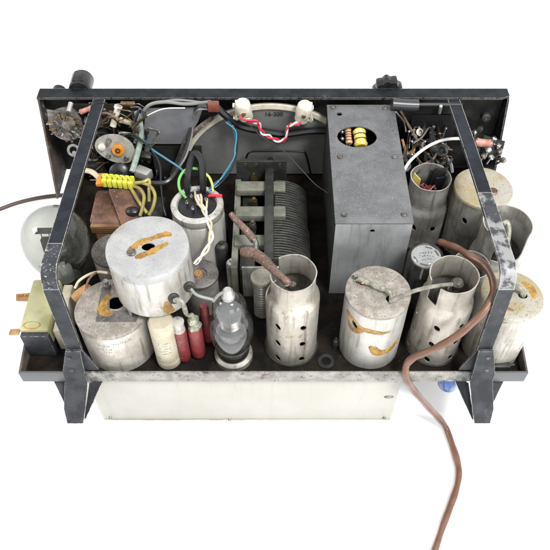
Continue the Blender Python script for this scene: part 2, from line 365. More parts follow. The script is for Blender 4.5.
# ------------------------------------------------------------------ setting
bm = bnew(); box(bm, -500, 500, -300, 700, -12, -11)
g = build('ground', bm, 'ground'); g['kind'] = 'structure'

# ------------------------------------------------------------------ the chassis
ch = thing('radio_chassis', 'open black steel radio chassis, bent side straps, cream box below', 'radio chassis', (0,0,-11))
XL, XR = -25.1, 24.4
bm = bnew(); box(bm, XL+.1, XR-.1, .15, 30.2, DZ-.2, DZ)
deck = build('deck', bm, 'deck', ch)
bm = bnew(); box(bm, XL, XR, -.12, .12, -1.65, .02, .04); build('rear_rim', bm, 'rim', ch)
for x in (XL, XR):
    bm = bnew()
    s = 1 if x > 0 else -1
    prism(bm, [(x-s*.0, .13, -1.6), (x, 30.2, -1.6), (x, 30.2, .4), (x, 3.5, .6), (x, .13, 0.0)], (-s*.2, 0, 0))
    build('side_rim', bm, 'rust', ch)
# front panel with its returned flanges
PL, PR = -26.8, 26.0
bm = bnew(); box(bm, PL, PR, 30.3, 30.6, -1.6, 10.2)
fp = build('front_panel', bm, 'inner', ch)
bm = bnew()
prism(bm, [(PL-.02,28.9,10.18),(PR-.9,28.9,10.18),(PR+.02,29.3,10.18),(PR+.02,30.64,10.18),(PL-.02,30.64,10.18)], (0,0,.22))
build('top_flange', bm, 'flange', ch)
for x, s in ((PL, 1), (PR, -1)):
    bm = bnew(); prism(bm, [(x, 30.3, 10.17), (x, 29.0, 10.17), (x, 25.0, -1.5), (x, 30.3, -1.5)], (s*.22, 0, 0))
    build('side_flange', bm, 'rust' if s > 0 else 'flange', ch)
# lower cream box
bm = bnew(); box(bm, -19.0, 12.5, .3, 29.0, -11, -1.68, .12)
lb = build('lower_box', bm, 'box_white', ch)
for p in ((-18.4, -2.2), (-18.2, -10.3), (-5.2,-10.75), (11.9, -2.2), (11.7,-10.3)):
    bm = bnew(); cyl(bm, (p[0], .32, p[1]), (p[0], .18, p[1]), .2, .14); build('screw', bm, 'steel', lb)
bm = bnew(); box(bm, -18.9, 12.4, .22, .32, -10.98, -10.7, .03); build('fold', bm, 'fin', lb)
bm = bnew(); lathe(bm, [(0,0),(.5,0),(.5,.05),(.4,.1),(0,.1)], (11.6,.32,-5.6), 20, T=frame_to((0,-1,0))@Matrix.Diagonal((1,.55,1,1))); build('hole_plug', bm, 'steel', lb)

# the two bent straps and their feet
for s, x0, xc, xl, xf in ((-1, -19.85, -19.45, -18.75, -19.6), (1, 19.7, 19.7, 19.2, 19.95)):
    m_ = 'strap_spot' if s < 0 else 'strap_worn'; yw = 5.6 if s < 0 else 12.5; zw = 12.4 if s < 0 else 11.78
    xw = x0 + (xc-x0)*(28.88-yw)/23.0
    up = bnew(); strapbar(up, [(x0, 28.88, 10.1), (x0+(xw-x0)*.5, (28.88+yw)/2, (10.1+zw)/2+.08), (xw, yw, zw)], 1.34, .32)
    st = build('bracket_strap', up, 'strap_up', ch)
    wn = bnew(); strapbar(wn, [(xw, yw, zw), (xc, 3.4, 12.58), (xc, 2.6, 12.3), (xc, 2.15, 11.7), (xc+.02, 1.9, 10.9)], 1.36, .34)
    build('worn_bend', wn, m_, st)
    lo = bnew(); strapbar(lo, [(xc+.02, 1.9, 10.9), (xl, .16, 3.8)], 1.42, .32)
    build('strap_upright', lo, 'strap_lo', st)
    x = xf; y0 = -.14
    # bent plate: down over the rim, then slanting out to a toe behind the tray
    L_ = [(4.3, y0, .68, s*(xl-xf)), (.3, y0, 1.08, 0), (-.9, y0-.12, 1.12, 0), (-3.0, -2.2, 1.05, .3), (-4.25, -3.15, .78, .35)]
    ft = bnew(); rows = []
    for z_, y_, hw, sh in L_:
        rows.append([ft.verts.new((x+q*hw+s*sh, y_+d_, z_)) for q, d_ in ((-1,0),(1,0),(1,-.22),(-1,-.22))])
    for A, B in zip(rows, rows[1:]):
        for i in range(4): ft.faces.new((A[i], A[(i+1)%4], B[(i+1)%4], B[i]))
    ft.faces.new(rows[0]); ft.faces.new(rows[-1][::-1])
    f = build('foot', ft, 'strap_lo', ch)
    sd = bnew()
    prism(sd, [(x-s*1.0, y0-.1, -1.7), (x-s*2.4, .6, -1.7), (x-s*.45, -3.0, -4.2)], (-s*.14,0,0))
    build('foot_return', sd, 'flange', f)
    gs = bnew()
    prism(gs, [(x+s*1.0, .6, -1.7), (x+s*2.9, .6, -1.7), (x+s*.75, -2.9, -4.45), (x+s*.2, -2.9, -4.55)], (0,.2,-.1))
    build('gusset', gs, 'strap_lo', f)
    gb = bnew()
    prism(gb, [(xl-s*.45, .2, 4.0), (x-s*.6, .2, .1), (x-s*2.3, .2, .1)], (0,.18,0))
    build('gusset', gb, 'strap_lo', f)
    for zz in (3.2, .9):
        b2 = bnew(); screw(b2, (x+.1*s-(.4*s if zz > 2 else 0), y0-.23, zz), (0,-1,0), .2, .1); build('rivet', b2, 'strap_lo', f)

# control knobs on the far side of the panel
def knob(px, py, kind):
    p = aty(px, py, 31.0)
    k = bnew()
    if kind == 'flat':
        lathe(k, [(0,0),(1.0,0),(1.15,.3),(1.15,.5),(.85,.7),(.85,1.9),(.7,2.1),(0,2.15)], (p.x, 30.62, p.z-.6), 28, T=frame_to((0,1,0)))
    else:
        prof = [(0,0),(1.3,0),(1.5,.15)]
        T = frame_to((0,1,0)); rings=[]
        for z, q in ((0,.9),(.3,1),(1.2,1),(1.5,.85)):
            rings.append([k.verts.new(Vector((p.x,30.62,p.z-.7)) + T @ Vector(((1.45+.13*math.cos(8*a))*q*math.cos(a), (1.45+.13*math.cos(8*a))*q*math.sin(a), z))) for a in [2*PI*i/64 for i in range(64)]])
        for A,B in zip(rings, rings[1:]):
            for i in range(64): k.faces.new((A[i],A[(i+1)%64],B[(i+1)%64],B[i]))
        k.faces.new(rings[0]); k.faces.new(rings[-1])
    return build('control_knob', k, 'bakelite', ch)
def knob_at(x, z, kind):
    k = bnew()
    T = frame_to((0,1,0))
    if kind == 'flat':
        lathe(k, [(0,0),(1.15,0),(1.25,.2),(1.25,.35),(1.28,2.3),(1.1,2.6),(0,2.65)], (x, 30.62, z), 28, T=T)
        box(k, x-.62, x+.62, 30.9, 32.7, z+1.1, z+1.32, .05)
    elif kind == 'small':
        lathe(k, [(0,0),(.8,0),(.8,.8),(.6,1.0),(0,1.0)], (x, 30.62, z), 24, T=T)
    else:
        rings=[]
        for zz, q in ((0,.9),(.25,1),(1.2,1),(1.5,.85)):
            rings.append([k.verts.new(Vector((x,30.62,z)) + T @ Vector(((1.6+.12*math.cos(9*a))*q*math.cos(a), (1.6+.12*math.cos(9*a))*q*math.sin(a), zz))) for a in [2*PI*i/90 for i in range(90)]])
        for A,B in zip(rings, rings[1:]):
            for i in range(90): k.faces.new((A[i],A[(i+1)%90],B[(i+1)%90],B[i]))
        k.faces.new(rings[0]); k.faces.new(rings[-1])
    return build('control_knob', k, 'bakelite', ch)
knob_at(-22.4, 10.0, 'flat'); knob_at(-24.9, 9.55, 'small'); knob_at(12.6, 9.75, 'lobed')

# sockets, screws and holes on the deck
for (px, py, r) in ((326,362,.85),):
    p = at(px, py, DZ); b = bnew(); lathe(b, [(r*.55,.02),(r*.55,.16),(r,.16),(r,.02)], (p.x,p.y,DZ), 24, closed=True); build('deck_socket', b, 'bakelite', deck)

# ------------------------------------------------------------------ cans
def ellcut(cb, cx, cy, r, ang, z, w, h, rot=0):
    """oval cutter through the wall of a can at angle ang"""
    d = Vector((math.cos(ang), math.sin(ang), 0))
    T = frame_to(d) @ Matrix.Rotation(rot, 4, 'Z') @ Matrix.Diagonal((h, w, 1, 1))
    p = Vector((cx, cy, z)) + d*(r-.7)
    lathe(cb, [(0,0),(1,0),(1,1.4),(0,1.4)], p, 20, T=T)
def can(name, label, cx, cy, z0, z1, r, body='cream', lid='lid_grey', lid_hole=None, side_holes=(), group='round metal component cans', cat='coil can', lidh=.35, rec=.0, wob=.05):
    t = thing(name, label, cat, (cx, cy, z0), group)
    b = bnew(); w = .12
    lathe(b, [(r,z0),(r*1.005,z0+(z1-z0)*.5),(r,z1-lidh-.01),(r-w,z1-lidh-.01),(r-w,z0)], (cx,cy,0), 64, closed=True, wob=wob, seed=cx)
    bo = build('can_body', b, body, t)
    if side_holes:
        cb = bnew()
        for (a, z, ww, hh, ro) in side_holes: ellcut(cb, cx, cy, r, a, z, ww, hh, ro)
        cut(bo, cb)
    l = bnew(); q = .13
    R = r + .035
    if rec:
        prof = [(0,z1-lidh),(R,z1-lidh),(R,z1-q),(R-q*.4,z1-q*.35),(R-q,z1),(R-.3,z1),(R-.36,z1-rec*.7),(R-.45,z1-rec),(0,z1-rec)]
    else:
        prof = [(0,z1-.12),(R-.1,z1-.13),(R-.1,z1-lidh),(R,z1-lidh),(R,z1-q),(R-q*.35,z1-q*.3),(R-q,z1),(R*.6,z1+.02),(0,z1)]
    lathe(l, prof, (cx,cy,0), 64, wob=wob, seed=cx, closed=True)
    lo = build('lid', l, lid, t)
    b = bnew(); lathe(b, [(0,z0+.05),(r-w-.25,z0+.05),(r-w-.25,z1-lidh-.5),(0,z1-lidh-.5)], (cx,cy,0), 40); build('cavity_darkener', b, 'hole', t)  # black filler added so the can openings look dark inside
    if lid_hole:
        cb = bnew()
        for hx, hy, ha, hb_, ro in lid_hole:
            T = Matrix.Rotation(ro, 4, 'Z') @ Matrix.Diagonal((ha, hb_, 1, 1))
            lathe(cb, [(0,-1),(1,-1),(1,.6),(0,.6)], (cx+hx, cy+hy, z1), 28, T=T)
        cut(lo, cb)
    return t, bo, lo
G = 'round metal component cans'
# A: large raised can, amber bars round a central hole
AX, AY, A0, A1, AR = -11.5, 5.85, 6.2, 11.9, 3.68
tA, bA, lA = can('coil_can', 'largest white can, raised above its neighbours, speckled lid with two amber bars', AX, AY, A0, A1, AR, 'cream', 'lid_blue', [(.1,-.05,.6,.46,0)], lidh=.8)
b = bnew(); f = flat_f(AX, AY, A1+.01)
surf_patch(b, f, [(-1.7,-.45,.15),(-1.2,-.1,.36),(-.55,.55,.34),(.3,.9,.30),(1.1,1.3,.36),(1.75,1.45,.34),(1.95,1.1,.15)])
build('amber_residue', b, 'amber', lA)
b = bnew(); surf_patch(b, f, [(-.95,-1.3,.15),(-.5,-1.15,.38),(.4,-.65,.36),(1.2,-.05,.34),(1.85,.45,.18)])
build('amber_residue', b, 'amber', lA)
b = bnew(); lathe(b, [(0,.0),(.42,0),(.42,.12),(.34,.16),(.3,.08),(0,.1)], (AX-1.3,AY-.75,A1), 24); build('rivet', b, 'steel', lA)
b = bnew(); f = wall_f(AX, AY, AR+.02)
a0 = AR*math.radians(-62)
surf_patch(b, f, [(a0-.25, A0+2.1, .15),(a0-.25, A0+1.4, .5),(a0-.15, A0+.7, .5),(a0+.1, A0+.05, .45)]); build('amber_residue', b, 'amber', bA)
b = bnew(); cyl(b, (AX, AY+1.2, DZ), (AX, AY+1.2, A0+.1), 1.3); box(b, AX-2.2, AX+2.2, AY-1.2, AY+3, A0-.18, A0-.02); build('support_post', b, 'dusty', tA)
b = bnew(); prism(b, [(AX-2.6,AY-2.4,A0+.1),(AX-2.0,AY-2.85,A0+.1),(AX-2.25,AY-2.75,A0-1.6)], (.06,.06,0)); build('solder_tab', b, 'fin', tA)

# B: low front left can with recessed stained lid
BX, BY, B1, BR = -15.75, 4.15, 5.0, 3.45
tB, bB, lB = can('coil_can', 'wide low can at front left partly under the raised can, dark stained lid', BX, BY, DZ, B1, BR, 'cream_dirty', 'lid_grey', [(.35,.5,.82,.74,0)], rec=.0)
b = bnew(); prism(b, [(BX-1.2,BY-1.7,B1+.03),(BX+2.6,BY-1.7,B1+.03),(BX+2.7,BY+.1,B1+.03),(BX+1.3,BY-.4,B1+.03),(BX-.1,BY-.5,B1+.03),(BX-.5,BY+2.6,B1+.03),(BX-1.3,BY+2.3,B1+.03)], (0,0,.02)); build('stain_plate', b, 'lid_dark', lB)
b = bnew(); surf_patch(b, flat_f(BX,BY,B1+.05), [(-.4,1.5,.25),(-.75,.6,.42),(-.8,-.3,.5),(-.35,-.75,.45),(.3,-.7,.2)]); build('amber_residue', b, 'amber', lB)
b = bnew(); cyl(b, (BX-.75,BY+2.4,B1), (BX-.75,BY+2.4,B1+.55), .42, seg=6); cyl(b, (BX-.75,BY+2.4,B1+.5), (BX-.75,BY+2.4,B1+1.0), .26); build('terminal_nut', b, 'bright', lB)
def dashes(name, f, rows, parent, m='ink'):
    b = bnew()
    for (u0, v, n, step, h) in rows:
        for i in range(n):
            if random.random() < .15: continue
            u = u0 + i*step; w = step*random.uniform(.25,.42); hh = h*random.uniform(.5,1)
            k = random.choice((0,1,2))
            q = [(u,v),(u+w*2,v),(u+w*2,v+hh*.35),(u,v+hh*.35)] if k == 0 else [(u,v),(u+w*.7,v),(u+w*.9,v+hh),(u+w*.2,v+hh)] if k == 1 else [(u,v+hh*.6),(u+w*1.6,v+hh*.5),(u+w*1.6,v+hh),(u,v+hh)]
            b.faces.new([b.verts.new(f(a, c, .012)) for a, c in q])
    return build(name, b, m, parent)
dashes('stamped_writing', wall_f(BX,BY,BR+.06), [(-BR*1.45, 3.75, 10, .2, .25), (-BR*1.98, 3.5, 7, .22, .2), (-BR*1.95, 2.9, 7, .22, .22), (-BR*1.85,2.45,5,.22,.2)], bB)

# C: electrolytic can with terminals on a dark disc
CX, CY, C1, CR = -8.35, 16.3, 6.6, 2.75
tC = thing('electrolytic_capacitor', 'white aluminium can with black terminal disc and many wires soldered on top', 'capacitor', (CX,CY,DZ), G)
b = bnew(); lathe(b, [(0,DZ),(CR,DZ),(CR,C1-1.3),(CR-.1,C1-1.15),(CR,C1-1.0),(CR,C1-.15),(CR-.15,C1),(CR-.62,C1),(CR-.7,C1-.25),(0,C1-.25)], (CX,CY,0), 64, wob=.03); build('can_body', b, 'cream', tC)
b = bnew(); lathe(b, [(0,C1-.24),(CR-.72,C1-.24),(CR-.78,C1-.12),(0,C1-.12)], (CX,CY,0), 48); td = build('terminal_disc', b, 'bakelite', tC)
for dx, dy in ((-1.0,-.1),(-.35,-.95),(.1,-.3),(.3,.9),(-.6,.8),(.9,.3)):
    b = bnew(); box(b, -.16,.16,-.04,.04,0,.65,.02, Matrix.Translation((CX+dx,CY+dy,C1-.12)) @ Matrix.Rotation(random.uniform(0,3),4,'Z')); lathe(b, [(0,.0),(.2,.0),(.14,.12),(0,.16)], (CX+dx,CY+dy,C1-.12+.35), 10)
    build('solder_tag', b, 'bright', td)

# the two perforated valve shields in the front row, the grey ones behind
def shield(name, label, cx, cy, z1, zs, rb, rn, holes, notch, m='shield', bead=True):
    t = thing(name, label, 'valve shield', (cx,cy,DZ), 'tall open topped valve shields')
    w = .11; b = bnew(); seg = 90
    zn = z1 - notch[2] if notch else 99
    pr = [(rb,DZ+.02),(rb,zs-.9),(rb-.06,zs-.45),(rn+.05,zs),(rn,zs+.2)]
    nk = sorted({round(zs+.2+(z1-zs-.2)*k/6,3) for k in range(1,7)} | ({zn} if zs+.25 < zn < z1 else set()))
    pr += [(rn + .06*math.exp(-((q-z1)/.15)**2), q) for q in nk]
    def P_(i, k, inner):
        an = 2*PI*i/seg; r, q = pr[k]; r += .07*noise.noise(Vector((math.cos(an)*1.6+cx, math.sin(an)*1.6, q*.35))) + .02*noise.noise(Vector((math.cos(an)*5+cx, math.sin(an)*5, q*1.1)))
        if inner: r -= w
        return Vector((cx+r*math.cos(an), cy+r*math.sin(an), q))
    VO = [[b.verts.new(P_(i,k,False)) for k in range(len(pr))] for i in range(seg)]
    VI = [[b.verts.new(P_(i,k,True)) for k in range(len(pr))] for i in range(seg)]
    def keep(i, k):
        if k < 0 or k >= len(pr)-1: return False
        if not notch: return True
        an = math.degrees(2*PI*(i+.5)/seg); d = (an - notch[0] + 180) % 360 - 180
        hw = math.degrees(notch[1]/2/rn); zm = (pr[k][1]+pr[k+1][1])/2
        return not (abs(d) < hw and zm > zn)
    for i in range(seg):
        j = (i+1) % seg
        for k in range(len(pr)-1):
            if not keep(i,k): continue
            b.faces.new((VO[i][k],VO[j][k],VO[j][k+1],VO[i][k+1])); b.faces.new((VI[i][k],VI[i][k+1],VI[j][k+1],VI[j][k]))
            if not keep(i,k-1): b.faces.new((VO[i][k],VI[i][k],VI[j][k],VO[j][k]))
            if not keep(i,k+1): b.faces.new((VO[i][k+1],VO[j][k+1],VI[j][k+1],VI[i][k+1]))
            if not keep(i-1 if i else seg-1,k): b.faces.new((VO[i][k],VO[i][k+1],VI[i][k+1],VI[i][k]))
            if not keep(j,k): b.faces.new((VO[j][k],VI[j][k],VI[j][k+1],VO[j][k+1]))
    bmesh.ops.delete(b, geom=[v for v in b.verts if not v.link_faces], context='VERTS')
    o = build('shield_wall', b, m, t)
    cb = bnew()
    for (a, z) in holes: ellcut(cb, cx, cy, rb, math.radians(a), z, .44, .27, math.radians(25))
    if len(cb.verts): cut(o, cb)
    b = bnew(); lathe(b, [(rb-.3,DZ+.01),(rb+.2,DZ+.01),(rb+.2,DZ+.15),(rb-.3,DZ+.15)], (cx,cy,0), 48, closed=True); build('shield_base', b, 'dusty', t)
    return t
def small_valve(cx, cy, z1, label, r=1.15, cap=True):
    t = thing('vacuum_tube', label, 'vacuum tube', (cx,cy,DZ), 'vacuum tubes')
    b = bnew(); lathe(b, [(0,DZ+.02),(r+.25,DZ+.02),(r+.25,DZ+2.2),(r,DZ+2.4),(0,DZ+2.4)], (cx,cy,0), 32); build('tube_base', b, 'valve_base', t)
    b = bnew(); h = z1-.9; w = .08
    lathe(b, [(r,DZ+2.41),(r+.1,DZ+4),(r,h-1.2),(r*.75,h-.4),(r*.3,h),(0,h+.02)], (cx,cy,0), 40); build('glass_envelope', b, 'glass_smoke', t)
    b = bnew(); lathe(b, [(0,DZ+2.5),(r*.6,DZ+2.5),(r*.6,h-1.4),(0,h-1.4)], (cx,cy,0), 24); build('anode', b, 'anode', t)
    if cap:
        b = bnew(); lathe(b, [(0,h+.03),(.42,h+.03),(.42,h+.55),(.3,h+.8),(0,h+.85)], (cx,cy,0), 24); build('top_cap', b, 'steel', t)
    return t
DX, DY, D1 = 1.45, 3.95, 10.55
SH = [(a, z) for a in (-123,-66,-6,54,114,174) for z in (-.35,2.35,5.1)]
shield('valve_shield', 'cream perforated valve shield between front glass tube and amber streaked can', DX, DY, D1, 7.9, 2.5, 2.08, SH, (158, 2.2, 3.6))
small_valve(DX, DY, 9.0, 'vacuum tube inside the cream shield just right of the front glass tube')
FX, FY, F1 = 15.75, 3.95, 10.3
shield('valve_shield', 'cream perforated valve shield in front row crossed by the brown cord', FX, FY, F1, 7.5, 2.5, 2.15, [(a+11, z) for a, z in SH], (-147, 1.25, 2.6))
small_valve(FX, FY, 8.9, 'vacuum tube with round metal cap inside the shield crossed by the brown cord')
HX, HY = 16.25, 19.0
shield('valve_shield', 'grey valve shield beside the hammered grey box, red wires and yellow scrap inside', HX, HY, 7.8, 4.6, 2.45, 2.1, [(-70,2.2),(-20,2.2),(-120,2.2)], None, 'shield_grey')
small_valve(HX, HY, 6.6, 'dark vacuum tube inside the shield beside the grey box', cap=False)
JX, JY, J1 = 22.6, 11.7, 8.6
shield('valve_shield', 'grey valve shield under the right strap, front of its neck cut wide open', JX, JY, J1, 4.5, 2.7, 2.35, [], (-75, 3.9, 3.4), 'shield_grey')
small_valve(JX, JY, 7.6, 'vacuum tube inside the open fronted shield under the right strap')
shield('valve_shield', 'short darker valve shield behind the right foot between the two cream cans', 19.2, 8.9, 5.6, 3.4, 1.95, 1.75, [(-60,.8)], None, 'shield_grey')

# E: amber marked can, front centre
EX, EY, E1, ER = 9.3, 4.05, 7.7, 3.0
tE, bE, lE = can('coil_can', 'cream can in front of the grey box, amber streaks down its side', EX, EY, DZ, E1, ER, 'cream', 'lid_grey', [(1.05,-.9,.45,.4,0),(-1.75,1.2,.3,.3,0)], [(math.radians(-135), 5.35, .5, .30, .5), (math.radians(-41), 1.5, .5, .3, -.5)])
f = wall_f(EX, EY, ER+.045)
def ea(d): return ER*math.radians(d)
b = bnew()
surf_patch(b, f, [(ea(-162),6.2,.12),(ea(-153),6.15,.22),(ea(-140),6.0,.16),(ea(-128),5.55,.2),(ea(-118),5.45,.2)])
surf_patch(b, f, [(ea(-158),5.9,.1),(ea(-152),5.1,.16),(ea(-143),4.5,.3),(ea(-131),4.6,.34),(ea(-118),5.35,.3),(ea(-100),5.35,.3),(ea(-84),5.2,.22),(ea(-68),5.25,.08)])
build('amber_residue', b, 'amber', bE)
b = bnew(); surf_patch(b, f, [(ea(-102),3.0,.15),(ea(-95),2.6,.42),(ea(-85),1.9,.5),(ea(-71),1.75,.42),(ea(-59),1.85,.42),(ea(-50),2.35,.28),(ea(-42),2.9,.12)]); build('amber_residue', b, 'amber', bE)
b = bnew()
pts = [(-1.9,1.2,.1),(-1.5,.95,.5),(-1.0,.75,.3),(-.5,.4,.45),(0,.1,.3),(.5,-.1,.4),(.9,-.5,.55),(1.1,-.9,.2),(1.15,-1.05,-.5)]
P = spline([(EX+a, EY+c, E1+d) for a,c,d in pts], 5); tube(b, P, .2, 8, raw=True, rad=lambda t: .17+.11*abs(math.sin(t*19)))
for i in range(16):
    q = random.choice(P); lathe(b, [(0,-.14),(.14,0),(0,.14)], (q.x+random.uniform(-.25,.25), q.y+random.uniform(-.25,.25), q.z+random.uniform(-.1,.15)), 8)
build('wire_tangle', b, 'verdigris', lE)
b = bnew(); cyl(b, (EX-2.1,EY+1.5,E1), (EX-2.0,EY+1.45,E1+.55), .22); cyl(b, (EX-1.75,EY+1.25,E1), (EX-1.65,EY+1.2,E1+.5), .2); build('terminal_post', b, 'bright', lE)
b = bnew(); lathe(b, [(0,0),(.33,0),(.3,.35),(0,.45)], (EX-1.4,EY+.95,E1), 14); build('red_bead', b, 'red_sleeve', lE)

# I and K: the two right cans
IX, IY, I1, IR = 21.75, 18.1, 7.2, 3.05
tI, bI, lI = can('coil_can', 'grey can at back right under the strap, yellow stained lid with brown hole', IX, IY, DZ, I1, IR, 'shield_grey', 'lid_yellow', [(.85,-.65,.42,.4,0)], [(math.radians(-128), 4.6, .42, .28, .3)])
b = bnew(); lathe(b, [(0,-.2),(.5,-.2),(.5,.1),(.42,.16),(.34,.02),(0,-.1)], (IX+.85,IY-.65,I1), 20); build('rubber_grommet', b, 'copper', lI)
KX, KY, K1, KR = 21.65, 3.85, 7.4, 2.85
tK, bK, lK = can('coil_can', 'cracked cream can at front right corner with yellowed lid', KX, KY, DZ, K1, KR, 'cream_dirty', 'lid_yellow', [(.95,-.1,.42,.36,0)])
b = bnew(); P = spline([(KX-1.3,KY+1.3,K1+.25),(KX-.8,KY+.9,K1+.55),(KX-.2,KY+.8,K1+.4),(KX+.4,KY+.4,K1+.55),(KX+.85,KY+.0,K1+.35),(KX+1.0,KY-.1,K1-.4)], 5)
tube(b, P, .25, 8, raw=True, rad=lambda t: .22+.1*abs(math.sin(t*13))); build('wire_tangle', b, 'verdigris', lK)
b = bnew(); f = wall_f(KX,KY,KR+.03)
for spine in ([(KR*math.radians(-150),6.6,.03),(KR*math.radians(-142),6.0,.05),(KR*math.radians(-146),5.2,.03),(KR*math.radians(-138),4.3,.05),(KR*math.radians(-142),3.4,.03)], [(KR*math.radians(-150),6.75,.04),(KR*math.radians(-125),6.65,.05),(KR*math.radians(-105),6.85,.03)]):
    surf_patch(b, f, spine, .02, 3)
build('paint_crack', b, 'ink', bK)
b = bnew(); surf_patch(b, flat_f(KX,KY,K1+.02), [(1.2,1.5,.15),(1.7,.9,.4),(1.95,.2,.35),(1.9,-.5,.12)]); surf_patch(b, flat_f(KX,KY,K1+.02), [(-1.6,-.9,.1),(-1.0,-1.5,.25),(-.2,-1.8,.12)]); build('amber_residue', b, 'amber', lK)
b = bnew(); box(b, KX-.9,KX+1.2,KY-3.3,KY-2.7,DZ,DZ+1.2,.1); cyl(b,(KX-.5,KY-3.2,DZ+1.1),(KX+1.6,KY-2.9,DZ+1.0),.15); build('mounting_clip', b, 'dusty', tK)
# other cans half hidden on the left
t2, b2_, l2 = can('coil_can', 'small mottled grey can between raised can and balloon tube', -17.2, 12.9, DZ, 3.2, 2.3, 'cream_dirty', 'lid_dark')
t6 = thing('coil_former', 'round mottled disc with rusty centre behind the front glass tube', 'coil', (-7.75,9.1,DZ))
b = bnew(); cyl(b, (-7.75,9.1,DZ), (-7.75,9.1,3.62), 1.72, seg=40); build('former_core', b, 'shield_grey', t6)
b = bnew(); lathe(b, [(0,3.6),(1.85,3.6),(1.85,3.9),(1.7,4.0),(.7,4.0),(.6,3.85),(0,3.85)], (-7.75,9.1,0), 40); d6 = build('end_disc', b, 'lid_dark', t6)
b = bnew(); lathe(b, [(0,3.86),(.5,3.86),(.4,4.15),(.15,4.2),(0,4.0)], (-7.95,9.0,0), 20); build('rusty_nut', b, 'phenolic', d6)
# small ribbed cylinder
tS = thing('ribbed_coil', 'slim ribbed metal cylinder with round mottled cap between front glass tube and cream shield', 'coil', (-1.55,7.9,DZ))
b = bnew(); prof = [(0,DZ)]; z = DZ
while z < 4.4: prof += [(.78,z),(.86,z+.12),(.86,z+.25),(.78,z+.37)]; z += .4
prof += [(.78,4.6),(0,4.6)]; lathe(b, prof, (-1.55,7.9,0), 32); build('ribbed_body', b, 'shield_grey', tS)
b = bnew(); lathe(b, [(0,4.55),(1.05,4.55),(1.08,4.7),(1.05,4.95),(.95,5.0),(0,5.0)], (-1.55,7.9,0), 32); build('cap', b, 'lid_yellow', tS)

# ------------------------------------------------------------------ front capacitors
tc_ = thing('paper_capacitor', 'cream tubular capacitor with faint printed writing under the raised can', 'capacitor', (-10.75,2.0,DZ), 'small tubular capacitors')
b = bnew(); lathe(b, [(0,DZ+.1),(1.0,DZ+.1),(1.2,DZ+.3),(1.22,DZ+1.2),(1.16,DZ+1.35),(1.2,DZ+1.5),(1.2,5.7),(1.0,6.0),(0,6.05)], (-10.75,2.0,0), 36); pc = build('capacitor_body', b, 'cap_paper', tc_)
dashes('printed_writing', wall_f(-10.75,2.0,1.21), [(-1.2*2.1+.1, 3.6-.42*i, 8, .17, .2) for i in range(5)], pc)
def redcap(label, x, y, z1, r, tilt=0):
    t = thing('red_capacitor', label, 'capacitor', (x,y,DZ), 'small tubular capacitors')
    b = bnew(); lathe(b, [(0,DZ+.1),(r*.5,DZ+.1),(r*.9,DZ+.4),(r,DZ+.9),(r,z1-.3),(r*.85,z1),(0,z1)], (x,y,0), 28, wob=.04, seed=x); build('red_sleeve', b, 'red_sleeve', t)
    return t
r1 = redcap('dull red tubular capacitor beside the cream one, pale neck on top', -9.2, 2.1, 4.4, .64)
b = bnew(); lathe(b, [(0,4.3),(.6,4.3),(.52,5.0),(.6,5.6),(0,5.7)], (-9.2,2.1,0), 20); build('pale_neck', b, 'cream', r1)
r2 = redcap('dull red tubular capacitor right of its pair with corroded terminal on top', -7.85, 2.6, 4.0, .72)
b = bnew(); lathe(b, [(0,3.95),(.62,3.95),(.66,4.3),(.45,4.7),(.62,5.1),(.4,5.5),(0,5.5)], (-7.85,2.6,0), 16, wob=.2, ws=2); build('corroded_terminal', b, 'verdigris', r2)
r3 = redcap('slim dull red capacitor behind the right red one', -6.95, 4.2, 5.2, .45)
# two round black grommets with leads on the side of the raised can
for (px, py, y, lab) in ((173.5, 297.5, 2.2, 'lower'), (189, 286, 3.1, 'upper')):
    p = aty(px, py, y)
    b = bnew(); dr = Vector((.25,-.9,.45)); lathe(b, [(0,0),(.4,0),(.52,.12),(.5,.3),(.3,.38),(.2,.6),(0,.62)], p, 24, T=frame_to(dr))
    o = build('rubber_grommet', b, 'dusty', origin=p); tag(o, f'{lab} round black cap clipped to the right side of the raised white can', 'terminal cap', 'terminal caps')
p1 = aty(173.5,297.5,2.2)+Vector((.15,-.5,.25)); p2 = Vector((-7.85,2.6,5.4))
b = bnew(); tube(b, [p1, p1+Vector((.7,-.2,.2)), p2+Vector((-.45,-.2,.9)), p2+Vector((0,0,.5)), p2], .2, 10, rad=lambda t: .2+.04*math.sin(t*20)); tag(build('verdigris_lead', b, 'verdigris', origin=p1), 'thick corroded lead bending from the lower black cap down to the red capacitor', 'lead', 'thick leads')

# ------------------------------------------------------------------ front glass tube
TX, TY = -4.35, 2.55
tT = thing('vacuum_tube', 'clear bottle shaped glass tube standing front and centre left with silvery insides', 'vacuum tube', (TX,TY,DZ), 'vacuum tubes')
b = bnew(); lathe(b, [(0,DZ),(1.9,DZ),(1.92,DZ+.1),(1.9,DZ+.7),(1.7,DZ+.9),(1.6,DZ+1.0),(0,DZ+1.0)], (TX,TY,0), 48); build('tube_base', b, 'shield_grey', tT)
b = bnew(); lathe(b, [(0,DZ+1.01),(1.55,DZ+1.01),(1.62,DZ+1.3),(1.55,DZ+1.7),(0,DZ+1.7)], (TX,TY,0), 48); build('dark_collar', b, 'valve_base', tT)
w = .09
og = [(1.5,DZ+1.72),(1.62,DZ+2.2),(1.95,DZ+3.3),(2.12,DZ+4.6),(2.1,DZ+5.6),(1.85,DZ+6.6),(1.62,DZ+7.4),(1.6,DZ+8.3),(1.5,DZ+9.0),(1.2,DZ+9.6),(.7,DZ+10.0),(0,DZ+10.1)]
og = [(p.x, p.y) for p in spline([(a, c, 0) for a, c in og], 4)]; og[-1] = (0, og[-1][1])
b = bnew(); lathe(b, og, (TX,TY,0), 64); build('glass_envelope', b, 'glass', tT)
